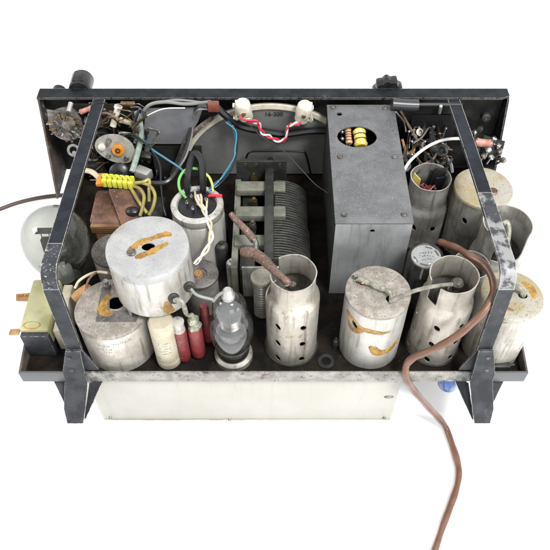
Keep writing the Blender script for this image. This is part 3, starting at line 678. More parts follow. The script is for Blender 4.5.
b = bnew(); lathe(b, [(0,DZ+1.8),(.9,DZ+1.8),(1.1,DZ+3.0),(1.5,DZ+4.6),(1.52,DZ+5.5),(1.45,DZ+5.6),(0,DZ+5.6)], (TX,TY,0), 40); build('inner_shield', b, 'anode_dark', tT)
b = bnew(); lathe(b, [(0,DZ+5.62),(1.0,DZ+5.62),(1.0,DZ+7.6),(0,DZ+7.6)], (TX,TY,0), 32); [cyl(b, (TX+1.2*math.cos(q),TY+1.2*math.sin(q),DZ+5.6), (TX+1.2*math.cos(q),TY+1.2*math.sin(q),DZ+8.3), .05, seg=6) for q in (.3,1.4,2.6,3.7,4.8,5.7)]; build('anode', b, 'anode', tT)
b = bnew()
for z, r in ((DZ+5.7,1.62),(DZ+7.65,1.3)): lathe(b, [(0,z),(r,z),(r,z+.06),(0,z+.06)], (TX,TY,0), 36)
build('mica_disc', b, 'anode', tT)
b = bnew()
for k in range(9): lathe(b, [(1.03,DZ+5.95+k*.18),(1.09,DZ+5.99+k*.18),(1.03,DZ+6.03+k*.18)], (TX,TY,0), 28)
build('grid_winding', b, 'steel', tT)
b = bnew(); lathe(b, [(0,DZ+10.0),(.62,DZ+10.0),(.62,DZ+10.35),(.5,DZ+10.5),(.48,DZ+10.9),(.3,DZ+11.15),(0,DZ+11.2)], (TX,TY,0), 32); build('top_cap', b, 'fin', tT)
pc2 = aty(189,286,3.1)+Vector((.2,-.5,.3)); tp = Vector((TX-.3,TY-.1,DZ+10.9))
b = bnew(); tube(b, [pc2, pc2+Vector((.6,-.3,-.6)), pc2+Vector((1.9,-.4,-1.1)), tp+Vector((-1.0,-.3,-.9)), tp+Vector((-.5,-.1,-.3)), tp], .15, 10); tag(build('grid_lead', b, 'w_grey', origin=pc2), 'smooth grey lead sagging from the upper black cap to the glass tube top', 'lead', 'thick leads')

# G: glass tube with printed top
GX, GY = 14.3, 8.3
tG = thing('vacuum_tube', 'glass tube with printed white disc on top, standing beside the grey box', 'vacuum tube', (GX,GY,DZ), 'vacuum tubes')
b = bnew(); lathe(b, [(0,DZ),(1.5,DZ),(1.5,DZ+1.6),(0,DZ+1.6)], (GX,GY,0), 40); build('tube_base', b, 'valve_base', tG)
og = [(1.45,DZ+1.62),(1.7,DZ+2.2),(1.72,7.4),(1.55,7.9),(1.2,8.15),(0,8.2)]
b = bnew(); lathe(b, og, (GX,GY,0), 48); build('glass_envelope', b, 'glass', tG)
b = bnew(); lathe(b, [(0,7.4),(1.42,7.4),(1.45,7.5),(1.42,7.6),(0,7.6)], (GX,GY,0), 40); gd = build('printed_disc', b, 'mica', tG)
dashes('printed_writing', flat_f(GX,GY,7.61), [(-.6,.35,5,.28,.25),(-.7,-.05,6,.26,.22),(-.5,-.5,4,.28,.22)], gd, 'w_dgrey')
b = bnew()
for a in (20, 70, 200, 250):
    a0_ = math.radians(a); T = Matrix.Translation((GX+1.12*math.cos(a0_), GY+1.12*math.sin(a0_), 7.62)) @ Matrix.Rotation(a0_+PI/2,4,'Z'); box(b, -.35,.35,-.06,.06,0,.02,0,T)
build('dark_slot', b, 'ink', gd)
b = bnew(); lathe(b, [(0,1),(1.0,1),(1.0,6.6),(0,6.6)], (GX,GY,0), 32); build('anode', b, 'dusty', tG)

# balloon tube on the left
LX, LY = -22.3, 10.6
tL = thing('vacuum_tube', 'big clear balloon shaped glass tube at far left behind the strap', 'vacuum tube', (LX,LY,DZ), 'vacuum tubes')
b = bnew(); lathe(b, [(0,DZ),(1.9,DZ),(1.9,DZ+1.6),(1.7,DZ+1.8),(0,DZ+1.8)], (LX,LY,0), 40); build('tube_base', b, 'valve_base', tL)
og = [(1.65,DZ+1.82),(1.8,DZ+2.6),(2.2,DZ+3.5),(2.85,DZ+4.7),(3.25,DZ+5.9),(3.35,DZ+7.0),(3.2,DZ+8.1),(2.75,DZ+9.1),(2.0,DZ+9.9),(1.1,DZ+10.3),(0,DZ+10.4)]
og = [(p.x, p.y) for p in spline([(a, c, 0) for a, c in og], 3)]; og[-1] = (0, og[-1][1])
b = bnew(); lathe(b, og, (LX,LY,0), 64); build('glass_envelope', b, 'glass_balloon', tL)
b = bnew(); lathe(b, [(0,DZ+1.9),(1.0,DZ+1.9),(.8,DZ+3.4),(.35,DZ+3.9),(0,DZ+3.9)], (LX,LY,0), 24); build('glass_stem', b, 'mica', tL)
b = bnew()
for dx in (-.9,.9):
    box(b, LX+dx-.55, LX+dx+.55, LY-.35, LY+.35, DZ+4.8, DZ+7.2, .08)
    for q in (-.4,.4): cyl(b, (LX+dx*.4,LY+q*.3,DZ+3.8), (LX+dx+q,LY,DZ+4.9), .06, seg=6); cyl(b, (LX+dx+q,LY,DZ+7.1), (LX+dx+q,LY,DZ+8.1), .05, seg=6)
box(b, LX-1.7, LX+1.7, LY-.5, LY+.5, DZ+8.05, DZ+8.12)
build('anode', b, 'dusty', tL)
tL.rotation_euler = (math.radians(-13), math.radians(-2), 0)

# ------------------------------------------------------------------ left coil block and transformer
tW = thing('choke_coil', 'pale yellow green wrapped coil block at the left front corner in a steel frame', 'choke', (-23,5.5,DZ))
b = bnew(); box(b, -25.0, -22.1, 3.0, 9.3, .3, 2.8, .3); build('wrapped_coil', b, 'varnish', tW)
b = bnew(); box(b, -24.8, -22.1, 2.45, 3.0, -.9, 2.5, .05); box(b, -24.6,-22.3, 2.6, 8.9, DZ, .28, .04); build('steel_frame', b, 'strap_lo', tW)
b = bnew(); box(b, -21.85, -20.9, 3.2, 8.9, -1.0, 2.35, .1); build('side_plate', b, 'cap_paper', tW)
for (py0, y) in ((0, 7.6), (1, 3.1)):
    b = bnew(); prism(b, [(-25.0, y-.6, 2.0), (-26.4, y-.5, 1.9), (-26.6, y+.3, 1.9), (-25.0, y+.5-.1, 2.0)] if py0 == 0 else [(-25.0,y-.3,2.3),(-26.0,y-.3,2.2),(-26.0,y+.3,2.2),(-25.0,y+.3,2.3)], (0,0,.18))
    for k in range(3): lathe(b, [(0,0),(.13,0),(.1,.2),(0,.22)], (-25.4-.35*k*(1-py0)-.1, y, 2.15), 10)
    build('solder_lug', b, 'phenolic', tW)
b = bnew(); lathe(b, [(.5,0),(.62,.05),(.5,.1),(.38,.05)], (-23.8,3.6,2.72), 20, closed=True, T=Matrix.Diagonal((1.6,.8,1,1))); build('wire_loop', b, 'phenolic', tW)

tX = thing('power_transformer', 'brown copper cased transformer block at back left with gold windings along its front', 'transformer', (-17.2,19,DZ))
b = bnew(); box(b, -20.4,-16.9,16.6,21.5,DZ+1.8,3.6,.45); build('copper_case', b, 'copper', tX)
b = bnew(); box(b, -20.2,-15.4,16.0,16.58,2.2,3.3,.12); box(b, -19.8,-15.6,16.1,16.5,DZ,2.1,.05); build('windings', b, 'winding', tX)
b = bnew(); T = frame_to((1,0,0)); lathe(b, [(0,0),(1.0,0),(1.15,.15),(1.15,4.4),(1.0,4.55),(0,4.55)], (-20.1,17.3,2.5), 32, T=T); build('rounded_winding', b, 'copper', tX)
b = bnew(); prism(b, [at(109,190,5.0), at(143,191,4.5), at(142,221,3.7), at(122,227,3.7)], (0,0,.14)); prism(b, [at(109,190,4.98), at(122,227,3.68), at(121,229,2.6), at(110,200,2.4)], (.1,0,0)); pl = build('slanted_cover', b, 'copper', tX)
b = bnew(); box(b, -14.8,-12.6,16.4,21.0,DZ,2.9,.1); build('lamination_stack', b, 'dusty', tX)
b = bnew(); lathe(b, [(0,0),(.75,0),(.65,.5),(.3,.75),(0,.8)], at(133,213,4.0), 20, T=Matrix.Diagonal((1.1,.8,1,1))); build('rubber_grommet', b, 'bakelite', tX)

# lime connector strip with its yellow wires
pA, pB = at(103,180,5.6), at(134,183,5.6)
tY = thing('terminal_strip', 'bright lime yellow plastic terminal strip above the copper transformer', 'terminal strip', pA)
b = bnew(); n = 6; d = (pB-pA)
for i in range(n):
    q = pA + d*((i+.5)/n); T = Matrix.Translation(q) @ Matrix.Rotation(math.atan2(d.y,d.x),4,'Z'); wdt = d.length/n
    box(b, -wdt*.43, wdt*.43, -.62,.62,-.5,.5,.1,T); lathe(b, [(0,.5),(.26,.5),(.26,.72),(.16,.72),(.16,.55),(0,.55)], q, 14)
T = Matrix.Translation((pA+pB)/2) @ Matrix.Rotation(math.atan2(d.y,d.x),4,'Z'); box(b, -d.length/2, d.length/2,-.4,.4,-.42,.3,.05,T)
build('terminal_block', b, 'lime', tY)
b = bnew(); T = Matrix.Translation(pA-d*.07) @ Matrix.Rotation(math.atan2(d.y,d.x)+.15,4,'Z'); box(b, -.45,.35,-.8,.9,-.3,.2,.1,T); build('amber_end', b, 'orange', tY)

# ------------------------------------------------------------------ grey shield box
bx0,bx1,by0,by1,bz = 5.6,12.95,10.45,28.2,10.0
tQ = thing('shield_box', 'long hammered grey metal box with a round opening on top, right of centre', 'shield box', (9.3,19.3,DZ))
b = bnew(); w=.15
box(b, bx0, bx0+w, by0+w, by1-w, DZ, bz-.16); build('side_wall', b, 'dusty', tQ)  # left wall set in a darker metal than front and right walls
b = bnew(); box(b, bx1-w, bx1, by0+w, by1-w, DZ, bz-.16); build('side_wall', b, 'grey_face', tQ)
b = bnew(); box(b, bx0, bx1, by0, by0+w-.01, DZ, bz-.16); 
fw = build('front_wall', b, 'grey_face', tQ)
cb = bnew(); lathe(cb, [(0,-1),(.24,-1),(.24,1),(0,1)], (9.2,by0,bz-1.2), 16, T=frame_to((0,1,0))); cut(fw, cb)
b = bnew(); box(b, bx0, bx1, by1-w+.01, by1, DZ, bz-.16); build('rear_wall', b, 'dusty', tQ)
b = bnew(); box(b, bx0-.07, bx1+.07, by0-.07, by1+.05, bz-.15, bz, .04)
tp_ = build('top_cover', b, 'grey_box', tQ)
pc = at(357,136.5,bz); cb = bnew()
lathe(cb, [(0,-1),(1.0,-1),(1.0,1),(0,1)], pc, 48, T=Matrix.Diagonal((2.1,1.72,1,1)))
q = at(339.5,114,bz); lathe(cb, [(0,-1),(.3,-1),(.3,1),(0,1)], q, 20)
cut(tp_, cb)
for px, py in ((333,107.5),(385,108.5),(340,157),(394.6,157),(344,215),(404,215)):
    q = at(px,py,bz); b = bnew(); screw(b, q, (0,0,1), .3, .2); build('screw', b, 'steel', tQ)
def resistor(name, label, p0, p1, r, m, bands=(), mb='ink', cat='resistor', leads=True):
    p0, p1 = Vector(p0), Vector(p1); L = (p1-p0).length; d = (p1-p0).normalized()
    t = thing(name, label, cat, p0, 'small resistors and capacitors')
    b = bnew(); lathe(b, [(0,0),(r*.8,0),(r*1.06,r*.35),(r*1.06,L*.16),(r*.93,L*.22),(r*.93,L*.78),(r*1.06,L*.84),(r*1.06,L-r*.35),(r*.8,L),(0,L)], p0, 24, T=frame_to(d)); o = build('body', b, m, t)
    for k in bands:
        b = bnew(); rr = r*1.09 if (k < .2 or k > .8) else r*.96; lathe(b, [(rr-.05,L*k),(rr,L*k),(rr,L*k+L*.06),(rr-.05,L*k+L*.06)], p0, 24, closed=True, T=frame_to(d)); build('colour_band', b, mb, t)
    if leads:
        b = bnew(); tube(b, [p0-d*.9+Vector((0,0,-.4)), p0-d*.4, p0+d*.02], .05, 6); tube(b, [p1-d*.02, p1+d*.4, p1+d*.9+Vector((0,0,-.4))], .05, 6); build('lead', b, 'steel', t)
    return t
q0 = at(349,144,8.6); q1 = at(347.5,127,9.3)
resistor('banded_resistor', 'orange banded beige resistor seen through the round opening of the grey box', q0, q1, .38, 'beige', (.12,.32,.46,.6,.82), 'tape')
q0 = at(361,147,8.5); q1 = at(359,130,9.2)
resistor('film_capacitor', 'fat yellow capacitor seen through the round opening of the grey box', q0, q1, .72, 'yellow_film', (.35,.62), 'ink', 'capacitor')
b = bnew()
for px, py in ((342,132),(342,139)): q = at(px,py,9.1); bmesh.ops.create_icosphere(b, subdivisions=2, radius=.26, matrix=Matrix.Translation(q)); cyl(b, q, q-Vector((0,0,2)), .06, seg=6)
tag(build('solder_joint', b, 'bright', origin=at(342,135,9)), 'bright solder blobs at left edge of the round opening in the grey box', 'solder joint')

# ------------------------------------------------------------------ tuning capacitor
tV = thing('tuning_capacitor', 'dusty dark variable tuning capacitor with fanned plates left of the grey box', 'tuning capacitor', (-1,17,DZ))
b = bnew(); box(b, -4.6,1.1,23.6,23.85,DZ,5.8,.05); ep = build('end_plate', b, 'dusty', tV)
cb = bnew()
for px in (245.5, 256.5, 280): q = aty(px,164.5,23.6); lathe(cb, [(0,-1),(.22,-1),(.22,1),(0,1)], q, 16, T=frame_to((0,1,0)))
cut(ep, cb)
b = bnew(); box(b, -3.6,2.0,10.0,10.25,DZ,3.7,.05); ep2 = build('end_plate', b, 'shield_grey', tV)
cb = bnew(); q = aty(281.5,269,10.0); lathe(cb, [(0,-1),(.24,-1),(.24,1),(0,1)], q, 16, T=frame_to((0,1,0))); cut(ep2, cb)
for yy, zz in ((21.3,4.3),(17.6,4.1),(13.9,3.6)):
    b = bnew(); box(b, -4.5,.95,yy-.75,yy+.75,zz-.9,zz,.12); build('ceramic_bar', b, 'sage', tV)
b = bnew(); box(b, -1.35,-.35,10.3,24.3,4.35,4.75,.12); build('tie_bar', b, 'dusty', tV)
b = bnew(); box(b, -4.75,-4.1,10.4,23.5,DZ,3.2,.05); build('side_rail', b, 'sage', tV)
for px, py in ((254,175.5),(254,200),(252.5,223)):
    q = at(px,py,4.0); b = bnew(); screw(b, q-Vector((0,0,.9)), (0,0,1), .42, .9); screw(b, q, (0,0,1), .25, .3); build('trimmer_screw', b, 'brass' if py < 210 else 'steel', tV)
b = bnew(); cyl(b, (-.6,9.0,1.5), (-.6,24.0,1.5), .32); sh_ = build('rotor_shaft', b, 'steel', tV)
y = 11.0; i = 0
while y < 16.4:
    b = bnew(); pts = []
    R = 3.8
    for k in range(22):
        a = math.radians(-70 + 165*k/21); pts.append((-.2+R*math.cos(a), y, 1.45+R*.68*math.sin(a)))
    pts.append((-.6,y,1.6)); prism(b, pts, (0,.085,0)); build('rotor_plate', b, 'plates', tV); y += .36; i += 1
y = 16.9
while y < 22.6:
    b = bnew(); pts = []
    for k in range(20):
        a = math.radians(-60 + 150*k/19); pts.append((-.2+3.6*math.cos(a), y, 1.6+2.5*math.sin(a)))
    pts.append((-.6,y,1.6)); prism(b, pts, (0,.085,0)); build('rotor_plate', b, 'plates', tV); y += .36
# dark housing blocks beside it
b = bnew(); box(b, -3.9,-2.3,10.6,23.4,DZ,2.6,.1); build('stator_block', b, 'dusty', tV)

# ------------------------------------------------------------------ dial
tD = thing('dial_drum', 'large dark round dial disc with a cream edge strip behind the tuning capacitor', 'dial', (-.8,28.6,DZ))
b = bnew(); pts = [(-.8+11.2*math.cos(math.radians(a)), 28.75, -.9+10.6*math.sin(math.radians(a))) for a in range(0,181,3)]; prism(b, pts, (0,.25,0)); build('dial_disc', b, 'dial', tD)
b = bnew(); R = 10.4; st_ = []
for a in range(28,158,3):
    a = math.radians(a); st_.append(Vector((-.8+R*1.02*math.cos(a), 28.45, -.9+R*math.sin(a))))
rings = []
for p in st_:
    nrm = (p-Vector((-.8,28.45,-.9))).normalized()
    rings.append([b.verts.new(p+nrm*sx+Vector((0,sy,0))) for sx, sy in ((-.28,0),(.28,0),(.28,.28),(-.28,.28))])
for A, B in zip(rings, rings[1:]):
    for i in range(4): b.faces.new((A[i],A[(i+1)%4],B[(i+1)%4],B[i]))
b.faces.new(rings[0]); b.faces.new(rings[-1]); build('edge_strip', b, 'strip', tD)
b = bnew(); cyl(b, (-.8,28.7,1.5),(-.8,24.3,1.5),.35); build('dial_shaft', b, 'dusty', tD)
def text(s, loc, size, m, parent, rot=(PI/2,0,0)):
    cu = bpy.data.curves.new('txt','FONT'); cu.body = s; cu.size = size*S; cu.extrude = .0001; cu.align_x = 'CENTER'
    o = bpy.data.objects.new('t', cu); C.objects.link(o); dg = bpy.context.evaluated_depsgraph_get()
    me = bpy.data.meshes.new_from_object(o.evaluated_get(dg)); bpy.data.objects.remove(o)
    n = bpy.data.objects.new('dial_lettering', me); me.materials.clear(); me.materials.append(M[m]); C.objects.link(n); n.parent = parent
    n.location = (Vector(loc)-ORI[parent.name])*S; n.rotation_euler = rot
q = aty(274,116,28.6); text('16-200', (q.x, 28.6, q.z), .75, 'black', tD)
b = bnew(); P = [aty(px,py,27.4) for px,py in ((246,158),(250,152),(264,151),(300,151.5),(306,155),(311,175))]; tube(b, P, .13, 8, 5); build('spring_wire', b, 'black', tD)
# blue-grey plate with round hole at the left of the dial
tP = thing('backing_plate', 'flat blue grey plate with small round knurl behind the wires at back left', 'plate', (-11.5,27.9,DZ))
q = [aty(*p) for p in ((146,109,28.3),(203,108,28.3),(198,122,28.3),(184,144,28.3),(142,144,28.3))]
b = bnew(); prism(b, q, (0,.15,0)); build('plate', b, 'dialplate', tP)
q = aty(146.5,132,28.2); b = bnew(); lathe(b, [(0,0),(.3,0),(.3,.1),(.15,.12),(0,.05)], q, 14, T=frame_to((0,-1,0))); build('knurl', b, 'steel', tP)
b = bnew(); box(b, -15.0,-9.0,28.46,28.6,-1.1,3.8); build('lower_plate', b, 'inner', tP)
b = bnew()
pts = [aty(px,py,28.0) for px,py in ((212,118),(196,130),(186,141),(180,155),(172,175))]
tube(b, pts, .3, 6, 5); tag(build('rusty_rod', b, 'rust', origin=pts[0]), 'rusty brown rod following the left edge of the dial', 'rod')
b = bnew()

# lamp holders
for (px, py, lab) in ((244,110,'white ceramic lamp holder left of the pair above the dial'), (303.5,112,'white ceramic lamp holder right of the pair above the dial')):
    q = aty(px,py,27.6); t = thing('lamp_holder', lab, 'lamp holder', q, 'dial lamp holders')
    sx = -1 if px < 270 else 1
    b = bnew(); lathe(b, [(0,-1.1),(.6,-1.1),(.75,-.9),(.78,.2),(.66,.35),(.72,1.0),(.6,1.15),(.3,1.15),(.28,.9),(0,.9)], q, 28, T=frame_to((-.15*sx,.25,-1))@Matrix.Scale(1.15,4)); hb = build('socket_body', b, 'ceramic', t)
    b = bnew(); box(b, q.x+sx*.85-.14, q.x+sx*.85+.14, q.y-.35, q.y+.65, q.z-1.2, q.z+.9, .06); box(b, q.x+sx*.8-.45, q.x+sx*.8+.3, q.y-.3, q.y+.3, q.z+.5, q.z+.75,.05); box(b, q.x+sx*.8-.45, q.x+sx*.8+.3, q.y-.3, q.y+.3, q.z-1.1, q.z-.85,.05); build('mounting_ear', b, 'ceramic', t)
    b = bnew(); lathe(b, [(0,0),(.3,0),(.22,.3),(0,.35)], q+Vector((0,-.75,.1)), 14, T=frame_to((0,-1,.2))); build('contact', b, 'brass', t)
# red and white twisted pair between them
base = [(243,117),(250,121),(258,123),(262,132),(270,137),(280,141),(286,137),(287,128),(293,124),(300,124)]
for ph, m, lab in ((0,'w_red','red wire of the twisted pair between the two lamp holders'), (PI,'w_white','white wire of the twisted pair between the two lamp holders')):
    P = spline([aty(px,py,26.9) for px, py in base], 10); Q = []
    for i, p in enumerate(P):
        a = i*.42 + ph; Q.append(p + .14*Vector((math.cos(a)*.7, math.sin(a), math.cos(a))))
    b = bnew(); tube(b, Q, .12, 7, raw=True); tag(build('lamp_wire', b, m, origin=Q[0]), lab, 'wire', 'loose wiring')
wire('lamp_wire', 'short red wire loop hanging off the left lamp holder', [(242,113,0,26.8),(241,118,0,26.6),(246,120,0,26.5),(257,121,0,26.6),(259,128,0,26.7)], .11, 'w_red')

# ------------------------------------------------------------------ wiring
wire('signal_cable', 'smooth grey cable arching along the top of the panel inside to the brown tape', [(135,143,6),(139,122,0,27.6),(148,106,0,27.8),(165,102,0,27.8),(186,104,0,27.8),(211,102,0,27.8)], .2, 'w_grey', 'cable')
wire('signal_cable', 'second thin grey cable running just under the panel flange at back left', [(152,104,0,28.1),(175,100,0,28.1),(200,102,0,28.1),(216,103,0,28.1)], .13, 'w_grey', 'cable')
wire('signal_cable', 'dark grey cable pair dropping from the brown tape to the back left corner', [(213,107,0,27.2),(200,107,0,27.0),(192,116,7),(190,138,6.5),(184,156,6),(176,172,5.8),(166,182,5.6),(150,183,5.4)], .24, 'w_dgrey', 'cable')
wire('signal_cable', 'lighter grey cable lying against the dark pair below the brown tape', [(211,109,0,27),(198,110,0,26.8),(194,120,7),(191,140,6.6),(186,156,6.2),(179,168,6)], .12, 'w_grey', 'cable')
b = bnew(); q = aty(213.5,106,26.9); box(b, q.x-.62,q.x+.62,q.y-.35,q.y+.35,q.z-.62,q.z+.5,.12); tag(build('tape_wrap', b, 'tape', origin=q), 'red brown tape wrapped round the cables beside the left lamp holder', 'tape')
wire('black_cable', 'thick black cable running from the brown tape under the lamp holders', [(214,105,0,27.4),(226,116,0,27.3),(240,126,0,27.6),(262,131,0,27.8),(285,134,0,28),(310,131,0,28.1),(332,131,0,28.2)], .42, 'w_black', 'cable')
wire('black_cable', 'thick black cable looping high over the terminal disc of the white aluminium can', [(187,196,6.0),(188,176,8.0),(192,157,9.4),(197,154,9.8),(202,162,9.4),(203,180,8),(203,194,6.4)], .36, 'w_black', 'cable')
wire('blue_wire', 'light blue wire falling from under the left lamp holder to the aluminium can', [(228,121,0,26.9),(233,128,8),(236,146,7.5),(232,162,7.2),(224,176,7),(215,183,6.8),(209,189,6.6)], .1, 'w_blue')
wire('blue_wire', 'dark wire twisted beside the light blue one right of the aluminium can', [(227,122,0,26.9),(235,128,8),(237.5,146,7.6),(234,163,7.3),(227,176,7.1),(217,186,6.9),(209,191,6.6)], .09, 'w_black')
wire('blue_wire', 'second light blue wire twisting with the first right of the aluminium can', [(226,122,0,26.8),(236,132,8),(235,150,7.6),(234,158,7.3),(222,177,7.2),(218,182,6.9),(208,192,6.7)], .09, 'w_pale')
wire('blue_wire', 'pale blue wire slanting across the back left toward the aluminium can', [(138,134,6.4),(150,147.5,6.6),(165,158,6.8),(180,168,6.9),(187,176,6.8),(189,187,6.6)], .12, 'w_pale')
wire('blue_wire', 'deep blue end of wire entering the back of the aluminium can', [(186,172,7),(189,180,6.9),(190.5,190,6.5)], .13, 'w_blue')
wire('white_wire', 'thin white wire from back left corner up to the cables near the flange', [(128,128,6),(145,117,0,27.3),(163,109,0,27.3),(185,108,0,27.3)], .07, 'w_white')
wire('green_wire', 'bright green wire looping up from the left of the aluminium can', [(186,198,6.5),(180,190,7.2),(179,180,7.8),(184,171,8.2),(192,168.5,8.3),(198,169,8.2)], .15, 'w_green')
wire('green_wire', 'yellow green wire looping down at the right of the aluminium can', [(204,172.5,8.0),(209,177,7.6),(212,184,7),(213,192,6.6)], .14, 'w_ygreen')
wire('red_wire', 'short red wire stub pointing right from the top of the aluminium can', [(209,196,6.6),(214,195.3,6.9),(222,195.8,7)], .17, 'w_red')
for ph, m, lab in ((0,'w_cream','cream wire twisted in a pair running down the front of the aluminium can'), (PI,'w_white','white wire twisted in a pair running down the front of the aluminium can')):
    P = spline([at(*p) for p in ((199,195,7.0),(203,207,6.8),(207,217,6.7),(211,229,5.8),(210,243,4.8),(203,255,4.2),(196,264,3.9),(191,272,3.5))], 10); Q = []
    for i, p in enumerate(P):
        a = i*.26+ph; Q.append(p + .17*Vector((math.cos(a), .6*math.sin(a), .8*math.sin(a))))
    b = bnew(); tube(b, Q, .14, 8, raw=True); tag(build('twisted_wire', b, m, origin=Q[0]), lab, 'wire', 'loose wiring')
wire('twisted_wire', 'short cream wire arching over the terminal disc', [(195,192,6.8),(196,199,7.2),(201,207,7.0),(206,209,6.8),(207,199,6.7)], .12, 'w_cream')
for k, (lab, pts) in enumerate((('outer yellow wire looping right of the lime terminal strip', [(133,184,5.6),(142,183,5.8),(151,187,5.7),(155,196,5.4),(153,207,5),(149,215,4.4)]),
                 ('inner yellow wire looping right of the lime terminal strip', [(133,186,5.5),(140,189,5.7),(144,196,5.4),(143,206,5),(140,216,4.4)]),
                 ('yellow wire rising from the lime terminal strip and turning down', [(134,183,5.7),(143,182,6),(149,180,6),(149,190,5.4),(149,202,4.8)]),
                 ('yellow wire slanting over the copper cover', [(131,188,5.2),(136,197,5),(141,205,4.8),(147,213,4.4)]))):
    wire('yellow_wire', lab, pts, .19, 'w_yellow')
wire('white_wire', 'dirty white sleeve at the left end of the lime terminal strip', [(84,170,5),(92,172,5.6),(99,178,5.6)], .3, 'w_cream')
wire('black_wire', 'thin black wire hanging down behind the yellow loops', [(118,131,7),(140,140,7),(152,150,6.6),(160,165,6),(161,185,5.4),(163,205,4.6),(166,216,4)], .13, 'w_black')
wire('sleeved_cable', 'pale green sleeved cable dropping from the back left of the flange', [(136,112,0,27.6),(140,122,0,27.4),(141,137,6.6),(138,152,6),(134,166,5.5),(132,172,5.2)], .33, 'w_sage', 'cable')
wire('white_wire', 'white wire curving from the grey box to the right strap', [(404,170,7.6),(411,160,7.7),(424,149,7.6),(437,142,7.6),(449,139,7.6),(462,138.5,7.4)], .17, 'w_white')
wire('black_wire', 'thin black wire slanting across the dark gap left of the grey box', [(250,126,0,27),(264,138,0,26.5),(285,152,6),(300,168,5.6),(315,184,5.4),(328,193,5.2)], .055, 'w_dgrey')
wire('grid_lead', 'grey lead from the amber marked can to the cap inside the front right shield', [(390,302,7.9),(400,297,8.5),(414,291,9.3),(430,287,9.8),(444,285,9.5),(452,284.5,9.2)], .19, 'lead_grey', 'lead', 'thick leads')
b = bnew(); q = at(457,284,8.95); lathe(b, [(0,-.2),(.55,-.2),(.6,.2),(.42,.45),(.2,.5),(0,.42)], q, 24); tag(build('cap_clip', b, 'steel', origin=q), 'round metal clip on the cap inside the front right shield', 'cap clip')
wire('grid_lead', 'pale corroded lead bending down inside the open fronted shield at right', [(503,224,8.2),(507,222,8.3),(509,230,7.8),(507,243,6.8),(502,252,6)], .24, 'verdigris', 'lead', 'thick leads')
# brown sleeves
P = [at(231,214,6.2), at(236,220,6.2), at(246,230,6.2), at(254,240,6)]
b = bnew(); tube(b, P, .38, 12, rad=lambda t: .3+.12*t); tag(build('sleeved_lead', b, 'lead_brown', origin=P[0]), 'brown sleeved lead slanting down over the tuning capacitor', 'lead', 'thick leads')
P = [at(253,238,6.1), at(256,243,6.1), at(256,252,6.3)]
b = bnew(); tube(b, P, .28, 12); tag(build('metal_joint', b, 'bright', origin=P[0]), 'shiny elbow joint between the two brown sleeved leads', 'joint')
P = [at(242,252,7), at(248,252.5,7.2), at(256,255,7.4), at(265,261,8.2), at(276,272,9.4), at(286,281,9.9), at(289,285,9.4)]
b = bnew(); tube(b, P, .5, 12, rad=lambda t: .35+.28*math.sin(PI*min(1,t*1.25+.12))*(1-.35*t)); tag(build('sleeved_lead', b, 'lead_brown', origin=P[0]), 'fat brown sleeved lead running into the top of the front centre shield', 'lead', 'thick leads')
b = bnew(); cyl(b, at(287,284,9.9), at(291,289,8.9), .24, .12); tag(build('metal_tip', b, 'bright', origin=at(287,284,9.9)), 'pointed silver tip of the brown lead inside the shield', 'lead tip')
# wires under B's top, left
wire('white_wire', 'pale looped wire above the low front left can', [(75,288,4),(79,281,4.6),(88,275,5),(98,272,5.2),(108,273,5.4)], .14, 'w_cream')
wire('white_wire', 'second pale looped wire above the low front left can', [(86,290,4.6),(88,281,5),(94,274,5.2),(103,271,5.2),(113,275,5.6)], .12, 'lead_brown')
b = bnew(); q = at(73,300,3.6); lathe(b, [(0,0),(.5,.1),(.62,.8),(.55,1.9),(.2,2.2),(0,2.2)], q, 18, T=frame_to((.7,.5,.25))); tag(build('paper_capacitor', b, 'phenolic', origin=q), 'amber waxed capacitor lying between the choke and low front left can', 'capacitor', 'small tubular capacitors')
# grey cable at top right
wire('black_cable', 'short fat dark grey cable just under the flange right of the grey box', [(392,104,0,27.5),(405,105,0,27.5),(418,105.5,0,27.5)], .62, 'w_dgrey', 'cable', seg=14)
wire('black_cable', 'thin dark rod under the flange reaching the right strap', [(418,104.5,0,27.6),(440,104.5,0,27.8),(462,105,0,27.8)], .2, 'w_dgrey', 'cable')

# ------------------------------------------------------------------ back left corner parts
q = aty(115,149,25.2); tO = thing('relay_plate', 'oval metal plate with orange button and white button at back left', 'switch plate', q)
b = bnew(); pts = []
for i in range(40):
    a = 2*PI*i/40; pts.append(q + Vector((2.2*math.cos(a), .35*math.sin(a), 1.75*math.sin(a)*(1+.15*math.cos(a)) + .35*math.cos(a)*-1)))
prism(b, pts, (0,.16,0)); build('oval_plate', b, 'oval', tO)
for dx, dz, r, h, m, nm in ((-1.35,.45,.42,.3,'ceramic','white_button'), (.4,.0,.7,.25,'orange','orange_button')):
    b = bnew(); lathe(b, [(0,-.4),(r,-.4),(r,h*.8),(r*.8,h),(0,h)], q+Vector((dx,-.12,dz)), 24, T=frame_to((0,-1,.3))); build(nm, b, m, tO)
b = bnew(); c0 = q+Vector((.4,-.38,.08)); lathe(b, [(.15,0),(.3,0),(.3,.1),(.15,.1)], c0, 20, closed=True, T=frame_to((0,-1,.3))); build('button_ring', b, 'brass', tO)
for dx, dz in ((-.4,1.3),(1.1,-1.25),(-.9,-.9)):
    b = bnew(); screw(b, q+Vector((dx,-.15,dz)), (0,-1,.3), .32, .3); build('screw', b, 'bright', tO)
p0, p1 = aty(118.5,106,27), aty(113,126,26.2)
b = bnew(); cyl(b, p0, p1, .36); cyl(b, p0, p0+(p1-p0)*.12, .45); tag(build('spacer_post', b, 'ceramic', origin=p0), 'pale round spacer post above the oval plate with the orange button', 'post')
b = bnew(); p0, p1 = aty(71,103,28), aty(68.5,112,27); cyl(b, p0, p1, .28); tag(build('spacer_post', b, 'fin', origin=p0), 'small pale post above the rotary switch at far left', 'post')
